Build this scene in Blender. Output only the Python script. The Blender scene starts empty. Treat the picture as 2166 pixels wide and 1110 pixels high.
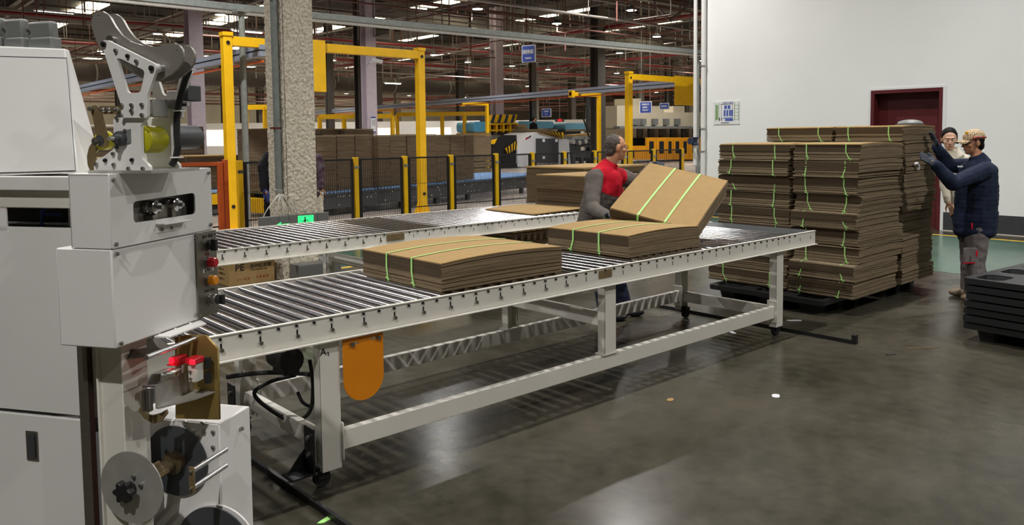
import bpy, bmesh, math, random
from mathutils import Vector, Matrix
R = math.radians
random.seed(7)
scn = bpy.context.scene
COL = scn.collection

# ------------------------------------------------------------------ camera
IMG_W, IMG_H, FPX, PPX, PPY = 2166.0, 1110.0, 1680.0, 1083.0, 400.0
CAM_H, PITCH, ROLL, YAW = 1.63, R(3.75), R(0.6), R(48.1)
_vd = Vector((math.cos(YAW), math.sin(YAW), 0))
FW = Vector((_vd.x*math.cos(PITCH), _vd.y*math.cos(PITCH), -math.sin(PITCH)))
_rt = Vector((_vd.y, -_vd.x, 0)); _up = _rt.cross(FW)
RT = _rt*math.cos(ROLL) - _up*math.sin(ROLL)
UP = _rt*math.sin(ROLL) + _up*math.cos(ROLL)
EYE = Vector((0, 0, CAM_H))
cam_data = bpy.data.cameras.new('camera')
cam_data.sensor_width = 36.0
cam_data.lens = FPX/IMG_W*36.0
cam_data.shift_y = -(IMG_H/2-PPY)/IMG_W
cam_data.clip_end = 400
cam = bpy.data.objects.new('camera', cam_data)
COL.objects.link(cam)
cam.matrix_world = Matrix(((RT.x, UP.x, -FW.x, 0), (RT.y, UP.y, -FW.y, 0), (RT.z, UP.z, -FW.z, CAM_H), (0, 0, 0, 1)))
scn.camera = cam

# ------------------------------------------------------------------ world, exposure
world = bpy.data.worlds.new('world'); scn.world = world
world.use_nodes = True
world.node_tree.nodes['Background'].inputs[0].default_value = (0.75, 0.82, 0.9, 1)
world.node_tree.nodes['Background'].inputs[1].default_value = 0.25
scn.view_settings.view_transform = 'Standard'
scn.view_settings.look = 'None'
scn.view_settings.exposure = -0.22
scn.view_settings.gamma = 1.0
scn.view_settings.use_curve_mapping = False
LAMP_NEAR, LAMP_FRONT, LAMP_FAR, SKY_EMIT = 185.0, 350.0, 270.0, 8.0
LAMP_COLOR = (1.0, 0.97, 0.95)

# ------------------------------------------------------------------ helpers
def ray(u, v):
    return FW + RT*((u-PPX)/FPX) + UP*((PPY-v)/FPX)
def at(u, v, x=None, y=None, z=None, d=None):
    r = ray(u, v)
    if x is not None: t = (x-EYE.x)/r.x
    elif y is not None: t = (y-EYE.y)/r.y
    elif z is not None: t = (z-EYE.z)/r.z
    else: t = d
    return EYE + r*t
def lin(c):
    return tuple((v/255/12.92 if v/255 <= 0.04045 else ((v/255+0.055)/1.055)**2.4) for v in c)
WM = {}
def wm(o):
    return WM.get(o.name, Matrix.Identity(4)) if o else Matrix.Identity(4)
def tag(o, label=None, cat=None, group=None, kind=None):
    if label: o['label'] = label
    if cat: o['category'] = cat
    if group: o['group'] = group
    if kind: o['kind'] = kind
    return o
def empty(name, loc=(0, 0, 0), rz=0.0, label=None, cat=None, group=None, kind=None, parent=None):
    o = bpy.data.objects.new(name, None); COL.objects.link(o)
    o.empty_display_size = 0.1
    M = Matrix.Translation(Vector(loc)) @ Matrix.Rotation(rz, 4, 'Z')
    if parent:
        o.parent = parent; o.matrix_basis = wm(parent).inverted() @ M
    else:
        o.location = loc; o.rotation_euler = (0, 0, rz)
    WM[o.name] = M
    return tag(o, label, cat, group, kind)
def link(name, me, m=None, parent=None, mat4=None):
    """link mesh data as an object; its local frame is the parent's unless mat4 (world) is given"""
    o = bpy.data.objects.new(name, me); COL.objects.link(o)
    if m is not None and not me.materials: me.materials.append(m)
    W = wm(parent) if mat4 is None else mat4
    if parent:
        o.parent = parent; o.matrix_basis = wm(parent).inverted() @ W
    else:
        o.matrix_basis = W
    WM[o.name] = W
    return o
def copy_tree(o, parent=None, M=None):
    c = o.copy(); COL.objects.link(c)
    if parent:
        c.parent = parent; c.matrix_basis = o.matrix_basis.copy(); WM[c.name] = wm(parent) @ c.matrix_basis
    else:
        c.matrix_basis = M; WM[c.name] = M.copy()
    for ch in list(o.children): copy_tree(ch, c)
    return c
def smooth(me, ang=35):
    me.polygons.foreach_set('use_smooth', [True]*len(me.polygons))
    me.set_sharp_from_angle(angle=R(ang))
def axes(d):
    d = d.normalized()
    a = Vector((0, 0, 1)) if abs(d.z) < 0.9 else Vector((1, 0, 0))
    u = d.cross(a).normalized(); return u, d.cross(u).normalized()

class MB:
    """collects shapes in world (or frame) coordinates; build() links them as one mesh"""
    def __init__(self, F=None): self.v = []; self.f = []; self.mi = []; self.F = F; self.cur = 0
    def add(self, vs, fs):
        n = len(self.v); self.v += [Vector(p) for p in vs]
        self.f += [tuple(i+n for i in q) for q in fs]; self.mi += [self.cur]*len(fs); return self
    def box(self, x0, x1, y0, y1, z0, z1, M=None):
        vs = [Vector((x, y, z)) for z in (z0, z1) for y in (y0, y1) for x in (x0, x1)]
        if M: vs = [M @ p for p in vs]
        return self.add(vs, [(0, 2, 3, 1), (4, 5, 7, 6), (0, 1, 5, 4), (2, 6, 7, 3), (0, 4, 6, 2), (1, 3, 7, 5)])
    def cbox(self, c, s, rz=0, M=None):
        T = Matrix.Translation(Vector(c)) @ Matrix.Rotation(rz, 4, 'Z')
        if M: T = Matrix.Translation(Vector(c)) @ M
        return self.box(-s[0]/2, s[0]/2, -s[1]/2, s[1]/2, -s[2]/2, s[2]/2, T)
    def bar(self, p0, p1, w, h, upv=(0, 0, 1)):
        p0, p1 = Vector(p0), Vector(p1); d = (p1-p0); L = d.length; d.normalize()
        s = d.cross(Vector(upv))
        s = s.normalized() if s.length > 1e-5 else axes(d)[0]
        u = s.cross(d)
        vs = [p + s*a + u*b for p in (p0, p1) for (a, b) in ((-w/2, -h/2), (w/2, -h/2), (w/2, h/2), (-w/2, h/2))]
        return self.add(vs, [(0, 1, 2, 3), (7, 6, 5, 4), (0, 4, 5, 1), (1, 5, 6, 2), (2, 6, 7, 3), (3, 7, 4, 0)])
    def cyl(self, p0, p1, r, n=14, r1=None, caps=True):
        p0, p1 = Vector(p0), Vector(p1); u, w = axes(p1-p0); r1 = r if r1 is None else r1
        vs = [p + (u*math.cos(2*math.pi*i/n) + w*math.sin(2*math.pi*i/n))*q for p, q in ((p0, r), (p1, r1)) for i in range(n)]
        fs = [(i, (i+1) % n, n+(i+1) % n, n+i) for i in range(n)]
        if caps: fs += [tuple(range(n-1, -1, -1)), tuple(range(n, 2*n))]
        return self.add(vs, fs)
    def lathe(self, prof, p0, axis, n=20):
        """prof: (t along axis, radius)"""
        p0 = Vector(p0); axis = Vector(axis).normalized(); u, w = axes(axis)
        vs = []; fs = []; k = len(prof)
        for t, r in prof:
            vs += [p0 + axis*t + (u*math.cos(2*math.pi*i/n) + w*math.sin(2*math.pi*i/n))*max(r, 1e-5) for i in range(n)]
        for j in range(k-1):
            fs += [(j*n+i, j*n+(i+1) % n, (j+1)*n+(i+1) % n, (j+1)*n+i) for i in range(n)]
        fs += [tuple(range(n-1, -1, -1)), tuple(range((k-1)*n, k*n))]
        return self.add(vs, fs)
    def tube(self, pts, r, n=8, closed=False):
        pts = [Vector(p) for p in pts]; k = len(pts); vs = []; u = None
        for i, p in enumerate(pts):
            d = (pts[min(i+1, k-1)] - pts[max(i-1, 0)]).normalized()
            if u is None: u = axes(d)[0]
            u = (u - d*u.dot(d)).normalized(); w = d.cross(u)
            rr = r[i] if isinstance(r, (list, tuple)) else r
            vs += [p + (u*math.cos(2*math.pi*j/n) + w*math.sin(2*math.pi*j/n))*rr for j in range(n)]
        fs = [(i*n+j, i*n+(j+1) % n, (i+1)*n+(j+1) % n, (i+1)*n+j) for i in range(k-1) for j in range(n)]
        fs += [tuple(range(n-1, -1, -1)), tuple(range((k-1)*n, k*n))]
        return self.add(vs, fs)
    def prism(self, poly, off):
        """poly: 3-D outline, extruded by off"""
        n = len(poly); off = Vector(off); poly = [Vector(p) for p in poly]
        vs = poly + [p+off for p in poly]
        fs = [tuple(range(n-1, -1, -1)), tuple(range(n, 2*n))] + [(i, (i+1) % n, n+(i+1) % n, n+i) for i in range(n)]
        return self.add(vs, fs)
    def ball(self, c, r, n=12, m=8, M=None):
        c = Vector(c); r = (r, r, r) if not isinstance(r, (tuple, list)) else r
        vs = [Vector((0, 0, 1))]; fs = []
        for j in range(1, m):
            t = math.pi*j/m
            vs += [Vector((math.sin(t)*math.cos(2*math.pi*i/n), math.sin(t)*math.sin(2*math.pi*i/n), math.cos(t))) for i in range(n)]
        vs.append(Vector((0, 0, -1))); e = len(vs)-1
        for i in range(n):
            k = (i+1) % n
            fs.append((0, 1+i, 1+k)); fs.append((e, 1+(m-2)*n+k, 1+(m-2)*n+i))
            for j in range(m-2): fs.append((1+j*n+i, 1+(j+1)*n+i, 1+(j+1)*n+k, 1+j*n+k))
        vs = [Vector((p.x*r[0], p.y*r[1], p.z*r[2])) for p in vs]
        if M: vs = [M @ p for p in vs]
        return self.add([p+c for p in vs], fs)
    def mesh(self, name, T=None):
        me = bpy.data.meshes.new(name)
        vs = self.v if self.F is None else [self.F @ p for p in self.v]
        if T: vs = [T @ p for p in vs]
        me.from_pydata([tuple(p) for p in vs], [], self.f)
        if any(self.mi): me.polygons.foreach_set('material_index', self.mi)
        bm = bmesh.new(); bm.from_mesh(me); bmesh.ops.recalc_face_normals(bm, faces=bm.faces[:]); bm.to_mesh(me); bm.free()
        return me
    def build(self, name, m, parent=None, bevel=0, ang=35, flat=False, base=None):
        """base: world point that becomes the object's origin (top-level meshes)"""
        if base is not None: Wp = Matrix.Translation(Vector(base))
        else: Wp = wm(parent)
        me = self.mesh(name, Wp.inverted())
        for q in (m if isinstance(m, (list, tuple)) else [m]): me.materials.append(q)
        if not flat: smooth(me, ang)
        o = link(name, me, None, parent, Wp)
        if bevel:
            b = o.modifiers.new('bevel', 'BEVEL'); b.width = bevel; b.segments = 2; b.limit_method = 'ANGLE'; b.angle_limit = R(40)
        return o

TMP = bpy.data.scenes.new('workbench')
def evaluated(o):
    """mesh of an object with its modifiers, evaluated in a scratch scene"""
    TMP.collection.objects.link(o)
    with bpy.context.temp_override(scene=TMP, view_layer=TMP.view_layers[0]):
        dg = bpy.context.evaluated_depsgraph_get(); dg.update()
        me = bpy.data.meshes.new_from_object(o.evaluated_get(dg))
    bpy.data.objects.remove(o)
    return me
def plate_mesh(name, outer, holes=(), t=0.01):
    """flat plate in the XY plane with holes, thickness t centred on z=0"""
    cu = bpy.data.curves.new(name, 'CURVE'); cu.dimensions = '2D'; cu.fill_mode = 'BOTH'; cu.extrude = t/2
    for loop in [outer]+list(holes):
        s = cu.splines.new('POLY'); s.points.add(len(loop)-1)
        for p, q in zip(s.points, loop): p.co = (q[0], q[1], 0, 1)
        s.use_cyclic_u = True
    me = evaluated(bpy.data.objects.new(name, cu)); bpy.data.curves.remove(cu); me.name = name
    me.materials.clear()
    return me
def rounded(poly, r, n=4):
    """round the corners of a 2-D polygon"""
    out = []; k = len(poly)
    for i in range(k):
        p = Vector(poly[i]); a = Vector(poly[i-1]); b = Vector(poly[(i+1) % k])
        da, db = (a-p), (b-p); rr = min(r, da.length*0.45, db.length*0.45)
        s, e = p+da.normalized()*rr, p+db.normalized()*rr
        for j in range(n+1):
            t = j/n; out.append(tuple(s*(1-t)**2 + p*2*t*(1-t) + e*t*t))
    return out
def frame(o, x, y):
    x = Vector(x).normalized(); y = Vector(y); y = (y-x*y.dot(x)).normalized(); z = x.cross(y); o = Vector(o)
    return Matrix(((x.x, y.x, z.x, o.x), (x.y, y.y, z.y, o.y), (x.z, y.z, z.z, o.z), (0, 0, 0, 1)))
def text(name, body, size, m, parent, o, x, y, ext=0.0006, align='LEFT', bold=0.0, sx=1.0):
    cu = bpy.data.curves.new(name, 'FONT'); cu.body = body; cu.size = size; cu.extrude = ext; cu.align_x = align; cu.offset = bold
    cu.resolution_u = 3
    me = evaluated(bpy.data.objects.new(name, cu)); bpy.data.curves.remove(cu); me.name = name; me.materials.clear(); me.materials.append(m)
    F = frame(o, x, y) @ Matrix.Diagonal((sx, 1, 1, 1))
    me.transform(wm(parent).inverted() @ F)
    return link(name, me, None, parent)

# ------------------------------------------------------------------ materials
def mat(name, rgb, rough=0.5, metal=0.0, var=0.08, vscale=6.0, bump=0.0, bscale=60.0, emit=0.0, ergb=None, coat=0.0, alpha=1.0, aniso=0.0, spec=0.5, stretch=None, rvar=0.0):
    m = bpy.data.materials.new(name); m.use_nodes = True; nt = m.node_tree; b = nt.nodes['Principled BSDF']
    c = lin(rgb)
    b.inputs['Roughness'].default_value = rough; b.inputs['Metallic'].default_value = metal
    b.inputs['Specular IOR Level'].default_value = spec
    if coat: b.inputs['Coat Weight'].default_value = coat; b.inputs['Coat Roughness'].default_value = 0.15
    if alpha < 1: b.inputs['Alpha'].default_value = alpha
    if emit:
        b.inputs['Emission Color'].default_value = (*lin(ergb or rgb), 1); b.inputs['Emission Strength'].default_value = emit
    tc = nt.nodes.new('ShaderNodeTexCoord'); src = tc.outputs['Object']
    if stretch:
        mp = nt.nodes.new('ShaderNodeMapping'); mp.inputs['Scale'].default_value = stretch
        nt.links.new(src, mp.inputs['Vector']); src = mp.outputs['Vector']
    nz = nt.nodes.new('ShaderNodeTexNoise'); nz.inputs['Scale'].default_value = vscale; nz.inputs['Detail'].default_value = 5
    nt.links.new(src, nz.inputs['Vector'])
    rp = nt.nodes.new('ShaderNodeMapRange'); rp.inputs['From Min'].default_value = 0.3; rp.inputs['From Max'].default_value = 0.7
    rp.inputs['To Min'].default_value = 1-var; rp.inputs['To Max'].default_value = 1+var
    nt.links.new(nz.outputs['Fac'], rp.inputs['Value'])
    mx = nt.nodes.new('ShaderNodeVectorMath'); mx.operation = 'SCALE'; mx.inputs[0].default_value = c
    nt.links.new(rp.outputs['Result'], mx.inputs['Scale'])
    nt.links.new(mx.outputs['Vector'], b.inputs['Base Color'])
    if rvar:
        rr = nt.nodes.new('ShaderNodeMapRange'); rr.inputs['From Min'].default_value = 0.3; rr.inputs['From Max'].default_value = 0.7
        rr.inputs['To Min'].default_value = rough-rvar; rr.inputs['To Max'].default_value = rough+rvar
        nt.links.new(nz.outputs['Fac'], rr.inputs['Value']); nt.links.new(rr.outputs['Result'], b.inputs['Roughness'])
    if bump:
        n2 = nt.nodes.new('ShaderNodeTexNoise'); n2.inputs['Scale'].default_value = bscale; n2.inputs['Detail'].default_value = 4
        nt.links.new(src, n2.inputs['Vector'])
        bp = nt.nodes.new('ShaderNodeBump'); bp.inputs['Strength'].default_value = min(1, bump); bp.inputs['Distance'].default_value = 0.01
        nt.links.new(n2.outputs['Fac'], bp.inputs['Height']); nt.links.new(bp.outputs['Normal'], b.inputs['Normal'])
    return m
M = {}
def mk(k, *a, **kw): M[k] = mat(k, *a, **kw); return M[k]
mk('white_paint', (228, 227, 223), 0.42, var=0.03, vscale=3)
mk('cream_paint', (218, 215, 204), 0.42, var=0.04, vscale=4)
mk('grey_paint', (120, 122, 120), 0.5, var=0.05)
mk('dark_grey', (62, 65, 68), 0.45, var=0.06)
mk('black_plastic', (26, 27, 29), 0.45, var=0.1, vscale=9, bump=0.15, bscale=120)
mk('black_iron', (34, 34, 35), 0.5, 0.3, var=0.15, vscale=20)
mk('black_rubber', (22, 22, 22), 0.65, var=0.1)
mk('chrome', (214, 212, 214), 0.19, 1.0, var=0.03, vscale=3)
mk('steel', (170, 168, 163), 0.32, 1.0, var=0.06, vscale=12)
mk('zinc', (176, 175, 168), 0.42, 0.5, var=0.12, vscale=15)
mk('brushed', (140, 136, 126), 0.36, 0.85, var=0.08, vscale=20, stretch=(1, 1, 8))
mk('gold', (164, 140, 82), 0.4, 0.6, var=0.18, vscale=9)
mk('bronze', (140, 122, 88), 0.42, 0.45, var=0.15, vscale=12)
mk('satin_steel', (150, 146, 138), 0.4, 0.45, var=0.06, vscale=10)
mk('rail_blue', (146, 152, 166), 0.45, 0.2, var=0.05)
mk('galv', (140, 146, 142), 0.42, 0.4, var=0.14, vscale=14)
mk('yellow', (236, 184, 8), 0.42, var=0.06, vscale=5)
mk('yellow_rubber', (178, 172, 20), 0.45, var=0.08)
mk('orange', (226, 136, 14), 0.4, var=0.05)
mk('orange_red', (206, 92, 34), 0.45, var=0.06)
mk('red_paint', (150, 30, 38), 0.45, var=0.1)
mk('red_column', (96, 34, 26), 0.5, var=0.12)
mk('cardboard', (160, 132, 87), 0.8, var=0.05, vscale=14, bump=0.06, bscale=260, spec=0.2)
mk('cardboard_brown', (94, 79, 60), 0.88, var=0.3, vscale=9, spec=0.12, stretch=(0.3, 0.3, 14))
mk('cardboard_fold', (78, 66, 50), 0.85, var=0.12, vscale=10, spec=0.15, stretch=(0.3, 0.3, 6))
mk('cardboard_edge', (132, 115, 90), 0.85, var=0.3, vscale=10, bump=0.3, bscale=400, spec=0.15, stretch=(0.3, 0.3, 16))
mk('cardboard_dark', (134, 119, 96), 0.88, var=0.32, vscale=9, bump=0.2, bscale=200, spec=0.12, stretch=(0.3, 0.3, 16))
mk('cardboard_deep', (104, 90, 73), 0.9, var=0.34, vscale=8, spec=0.12, stretch=(0.25, 0.25, 12))
mk('plate_dark', (66, 70, 72), 0.34, 0.0, var=0.05, vscale=3, spec=0.3)
mk('bronze_dark', (92, 80, 58), 0.45, 0.4, var=0.15)
mk('strap', (170, 226, 130), 0.5, var=0.05)
mk('ink', (28, 26, 24), 0.6, var=0.02)
mk('red_ink', (150, 52, 34), 0.6, var=0.05)
mk('white_print', (225, 226, 226), 0.5, var=0.02)
mk('blue_sign', (52, 74, 150), 0.45, var=0.04)
mk('blue_machine', (80, 128, 150), 0.4, var=0.05)
mk('cyan_machine', (96, 176, 214), 0.4, var=0.05)
mk('navy', (38, 46, 72), 0.6, var=0.1)
mk('blue_roller', (132, 168, 214), 0.28, 0.15, var=0.05)
mk('beige_machine', (206, 196, 172), 0.5, var=0.04)
mk('orange_door', (222, 150, 24), 0.45, var=0.06)
mk('hall_steel', (132, 126, 118), 0.6, var=0.08)
mk('lilac_steel', (190, 178, 186), 0.6, var=0.05)
mk('roof', (60, 56, 50), 0.8, var=0.12, vscale=0.6)
mk('roof_dark', (70, 64, 58), 0.8, var=0.12)
mk('pipe_red', (132, 32, 36), 0.5, var=0.1)
mk('pipe_dull', (104, 70, 62), 0.6, var=0.2, vscale=2)
mk('wall_far', (206, 200, 186), 0.8, var=0.05, vscale=0.4)
mk('cable_white', (196, 194, 184), 0.5, var=0.04)
mk('green_lit', (40, 220, 110), 0.4, emit=2.2, ergb=(40, 230, 110))
mk('red_lit', (220, 20, 40), 0.3, emit=1.6, ergb=(255, 30, 50))
mk('red_plastic', (190, 24, 40), 0.3, var=0.03, coat=0.3)
mk('amber_plastic', (240, 150, 14), 0.3, var=0.03, coat=0.3)
mk('lamp_lit', (255, 250, 240), 0.4, emit=14.0)
mk('sky_panel', (250, 238, 206), 0.5, emit=SKY_EMIT, var=0.0)
mk('maroon', (86, 22, 28), 0.5, var=0.12, vscale=4)
mk('glass_dark', (40, 44, 48), 0.08, var=0.02)
mk('tile_grey', (108, 108, 104), 0.4, var=0.05)
# people
mk('skin', (202, 146, 112), 0.5, var=0.05, vscale=20, spec=0.35)
mk('skin_pale', (228, 182, 154), 0.5, var=0.04, vscale=20, spec=0.35)
mk('hair', (14, 12, 12), 0.6, var=0.25, vscale=60, bump=0.3, bscale=300, stretch=(1, 1, 0.3), spec=0.15)
mk('hair_grey', (78, 70, 62), 0.6, var=0.35, vscale=50, bump=0.5, bscale=300)
mk('jacket_grey', (98, 92, 86), 0.85, var=0.12, vscale=8, bump=0.25, bscale=70, spec=0.2)
mk('jacket_red', (196, 20, 42), 0.8, var=0.06, vscale=8, bump=0.25, bscale=70, spec=0.2)
mk('jacket_navy', (34, 42, 62), 0.85, var=0.15, vscale=8, bump=0.25, bscale=70, spec=0.2)
mk('trouser_navy', (38, 44, 62), 0.85, var=0.12, bump=0.25, bscale=70, spec=0.2)
mk('trouser_grey', (112, 106, 104), 0.85, var=0.1, vscale=7, bump=0.25, bscale=70, spec=0.2)
mk('cream_cloth', (214, 206, 186), 0.85, var=0.06, bump=0.3, bscale=40, spec=0.2)
mk('black_cloth', (24, 24, 28), 0.85, var=0.15, bump=0.25, bscale=70, spec=0.2)
mk('puffer', (66, 40, 58), 0.6, var=0.1, bump=0.3, bscale=30)
mk('glove', (74, 80, 88), 0.85, var=0.12, vscale=40, bump=0.3, bscale=200, spec=0.2)
mk('shoe', (120, 104, 84), 0.7, var=0.12)
mk('shoe_dark', (46, 46, 52), 0.6, var=0.1)
mk('eye_white', (230, 226, 220), 0.3, var=0.0)
mk('lip', (168, 96, 88), 0.5, var=0.04)
mk('lens', (220, 228, 230), 0.05, alpha=0.25, var=0.0)

def floor_material(name, c1, c2, rough, rv=0.08, spots=True):
    m = bpy.data.materials.new(name); m.use_nodes = True; nt = m.node_tree; b = nt.nodes['Principled BSDF']
    tc = nt.nodes.new('ShaderNodeTexCoord')
    n1 = nt.nodes.new('ShaderNodeTexNoise'); n1.inputs['Scale'].default_value = 0.55; n1.inputs['Detail'].default_value = 8; n1.inputs['Roughness'].default_value = 0.62
    n2 = nt.nodes.new('ShaderNodeTexNoise'); n2.inputs['Scale'].default_value = 9.0; n2.inputs['Detail'].default_value = 6
    for n in (n1, n2): nt.links.new(tc.outputs['Object'], n.inputs['Vector'])
    rp = nt.nodes.new('ShaderNodeValToRGB'); e = rp.color_ramp.elements
    e[0].position = 0.36; e[0].color = (*lin(c1), 1); e[1].position = 0.64; e[1].color = (*lin(c2), 1)
    mixf = nt.nodes.new('ShaderNodeMath'); mixf.operation = 'MULTIPLY_ADD'; mixf.inputs[1].default_value = 0.3; 
    nt.links.new(n2.outputs['Fac'], mixf.inputs[0])
    sc = nt.nodes.new('ShaderNodeMath'); sc.operation = 'MULTIPLY'; sc.inputs[1].default_value = 0.7
    nt.links.new(n1.outputs['Fac'], sc.inputs[0]); nt.links.new(sc.outputs[0], mixf.inputs[2])
    nt.links.new(mixf.outputs[0], rp.inputs['Fac']); nt.links.new(rp.outputs['Color'], b.inputs['Base Color'])
    rr = nt.nodes.new('ShaderNodeMapRange'); rr.inputs['From Min'].default_value = 0.35; rr.inputs['From Max'].default_value = 0.65
    rr.inputs['To Min'].default_value = rough-rv; rr.inputs['To Max'].default_value = rough+rv
    nt.links.new(n1.outputs['Fac'], rr.inputs['Value']); nt.links.new(rr.outputs['Result'], b.inputs['Roughness'])
    b.inputs['Specular IOR Level'].default_value = 0.22
    bp = nt.nodes.new('ShaderNodeBump'); bp.inputs['Strength'].default_value = 0.05; bp.inputs['Distance'].default_value = 0.01
    nt.links.new(n2.outputs['Fac'], bp.inputs['Height']); nt.links.new(bp.outputs['Normal'], b.inputs['Normal'])
    return m
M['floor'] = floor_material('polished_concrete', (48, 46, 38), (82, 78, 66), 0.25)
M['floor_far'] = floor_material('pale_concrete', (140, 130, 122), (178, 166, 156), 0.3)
M['floor_green'] = floor_material('green_epoxy', (58, 84, 72), (84, 112, 96), 0.2, 0.05)
mk('line_yellow', (216, 174, 60), 0.4, var=0.15, vscale=8)
mk('wall_white', (232, 233, 230), 0.75, var=0.03, vscale=0.8, bump=0.12, bscale=3)
mk('baseboard_dark', (52, 53, 56), 0.6, var=0.1)

# ------------------------------------------------------------------ structure
CEIL = 9.5
def struct(name, mb, m, base=None, **k):
    return tag(mb.build(name, m, base=base, **k), kind='structure')
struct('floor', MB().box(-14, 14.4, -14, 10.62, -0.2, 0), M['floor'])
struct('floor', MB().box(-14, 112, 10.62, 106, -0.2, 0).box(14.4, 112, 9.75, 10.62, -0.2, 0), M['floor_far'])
struct('trim_1', MB().box(9.9, 13.44, -14, 8.9, 0, 0.002).box(5.0, 13.44, 8.9, 10.5, 0, 0.002), M['floor_green'])
yl = MB().box(13.44, 13.54, -14, 10.5, 0, 0.004).box(6.1, 13.44, 10.5, 10.6, 0, 0.004).box(5.0, 9.9, 8.82, 8.9, 0, 0.003)
struct('trim_2', yl, M['line_yellow'])
jt = MB()
ja, jb = at(1450, 798, z=0), at(1880, 858, z=0); jd = (jb-ja).normalized()
jt.bar(ja-jd*2.5, jb+jd*1.5, 0.004, 0.001)
struct('trim_3', jt, M['baseboard_dark'])
# white wall on the right, with the door recess
DY0, DY1, DZ = 5.06, 6.25, 2.38
WX = 14.15
w = MB().box(WX, WX+0.3, -14, DY0, 0, CEIL).box(WX, WX+0.3, DY1, 9.75, 0, CEIL).box(WX, WX+0.3, DY0, DY1, DZ, CEIL)
w.box(WX+0.3, 112, 9.45, 9.75, 0, CEIL)
wall_right = struct('wall_right', w, M['wall_white'])
struct('baseboard_right', MB().box(WX-0.012, WX, -14, DY0-0.05, 0.012, 0.31).box(WX-0.012, WX, DY1+0.05, 9.6, 0.012, 0.31), M['baseboard_dark'])
struct('trim_4', MB().box(WX-0.03, WX, -14, DY0-0.05, 0, 0.012), M['wall_far'])
door = empty('door_1', (WX, (DY0+DY1)/2, 0), kind='structure')
MB().box(WX-0.01, WX+0.28, DY0, DY0+0.06, 0, DZ).box(WX-0.01, WX+0.28, DY1-0.06, DY1, 0, DZ).box(WX-0.01, WX+0.28, DY0+0.06, DY1-0.06, DZ-0.06, DZ).build('door_frame', M['maroon'], door)
dl = MB().box(WX+0.22, WX+0.27, DY0+0.06, DY1-0.06, 0, DZ-0.06).build('door_leaf', M['maroon'], door)
for yy in (5.5, 5.72): MB().cyl((WX+0.19, yy, 1.83), (WX+0.22, yy, 1.83), 0.012, 10).build('door_bolt', M['steel'], dl)
MB().box(WX-0.008, WX, DY0-0.05, DY0, 0, DZ+0.03).box(WX-0.008, WX, DY1, DY1+0.04, 0, DZ+0.03).box(WX-0.008, WX, DY0, DY1, DZ, DZ+0.035).build('door_architrave', M['white_print'], door)
# other walls of the hall
struct('wall_back', MB().box(-14, 112, 106, 106.3, 0, CEIL), M['wall_far'])
struct('wall_far', MB().box(112, 112.3, 9.45, 106, 0, CEIL), M['wall_far'])
struct('wall_left', MB().box(-14.3, -14, -14, 106, 0, CEIL), M['wall_far'])
struct('wall_front', MB().box(-14, 14.45, -14.3, -14, 0, CEIL), M['wall_far'])
# ceiling with openings for the skylight panels left to the panels just below it
ceiling = struct('ceiling', MB().box(-14.3, 112.3, -14.3, 106.3, CEIL, CEIL+0.3), M['roof'])
def vis(x, y, lo=31, hi=84, dmax=125):
    a = math.degrees(math.atan2(y, x)); return lo < a < hi and math.hypot(x, y) < dmax
me = MB().box(-0.6, 0.6, -1.25, 1.25, -0.16, -0.1).mesh('skylight_panel'); me.materials.append(M['sky_panel'])
for X0 in (4.5, 13, 21, 28, 36, 44.8, 54, 63, 72, 81, 90):
    y = 15.0
    while y < 104:
        if vis(X0, y) and math.hypot(X0, y) > 43 and (int(y/3.2) % 5 != 4):
            link('skylight_panel', me, None, ceiling, Matrix.Translation((X0, y, CEIL-0.004)))
        y += 3.2
# roof steel: girders along Y, purlins along X, red sprinkler mains and branches, hangers
for X0 in (-4, 8.5, 17, 24.5, 32, 40, 49.5, 58.5, 67.5, 76.5, 85.5, 94.5):
    MB().box(X0-0.12, X0+0.12, -14, 106, 8.55, 8.6).box(X0-0.12, X0+0.12, -14, 106, 9.05, 9.1).box(X0-0.012, X0+0.012, -14, 106, 8.6, 9.05).build('girder', M['hall_steel'], ceiling, flat=True)
for k in range(33):
    y = -6+k*3.2
    MB().box(-14, 111.9, y-0.04, y+0.04, 9.3, 9.42).build('purlin', M['roof_dark'], ceiling, flat=True)
for y in (24, 36, 48, 60, 74, 88):
    MB().box(-14, 111.9, y-0.16, y+0.16, 7.98, 8.06).box(-14, 111.9, y-0.16, y+0.16, 8.5, 8.55).box(-14, 111.9, y-0.015, y+0.015, 8.06, 8.5).build('girder', M['hall_steel'], ceiling, flat=True)
for y, z, r in ((42.4, 7.5, 0.11), (30.5, 7.9, 0.06), (22.5, 7.8, 0.05), (52, 7.4, 0.09), (62, 7.7, 0.09), (71, 7.2, 0.1), (80, 7.4, 0.1), (92, 7.0, 0.12), (58, 6.3, 0.07), (67, 5.6, 0.08), (78, 5.2, 0.08), (86, 5.9, 0.08)):
    MB().cyl((-13.9, y, z), (111.9, y, z), r, 8).build('sprinkler_main', M['pipe_red' if y in (42.4, 52, 71, 92) else 'pipe_dull'], ceiling)
for x, z, r in ((14, 7.7, 0.07), (33.5, 7.6, 0.1), (39, 7.8, 0.07), (48, 7.5, 0.1), (57, 7.5, 0.1), (66, 7.3, 0.1), (80, 7.3, 0.12), (61, 6.0, 0.08), (74, 5.6, 0.08)):
    MB().cyl((x, 16, z), (x, 105.9, z), r, 8).build('sprinkler_main', M['pipe_red' if x in (33.5, 48, 66) else 'pipe_dull'], ceiling)
rnd = random.Random(3)
br = MB()
for k in range(15):
    y = 18+k*5.6+rnd.uniform(-.4, .4); z = rnd.choice((8.2, 8.3, 7.6, 6.9, 6.2))
    br.cyl((rnd.uniform(0, 12), y, z), (rnd.uniform(60, 105), y, z), 0.035, 5)
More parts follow.
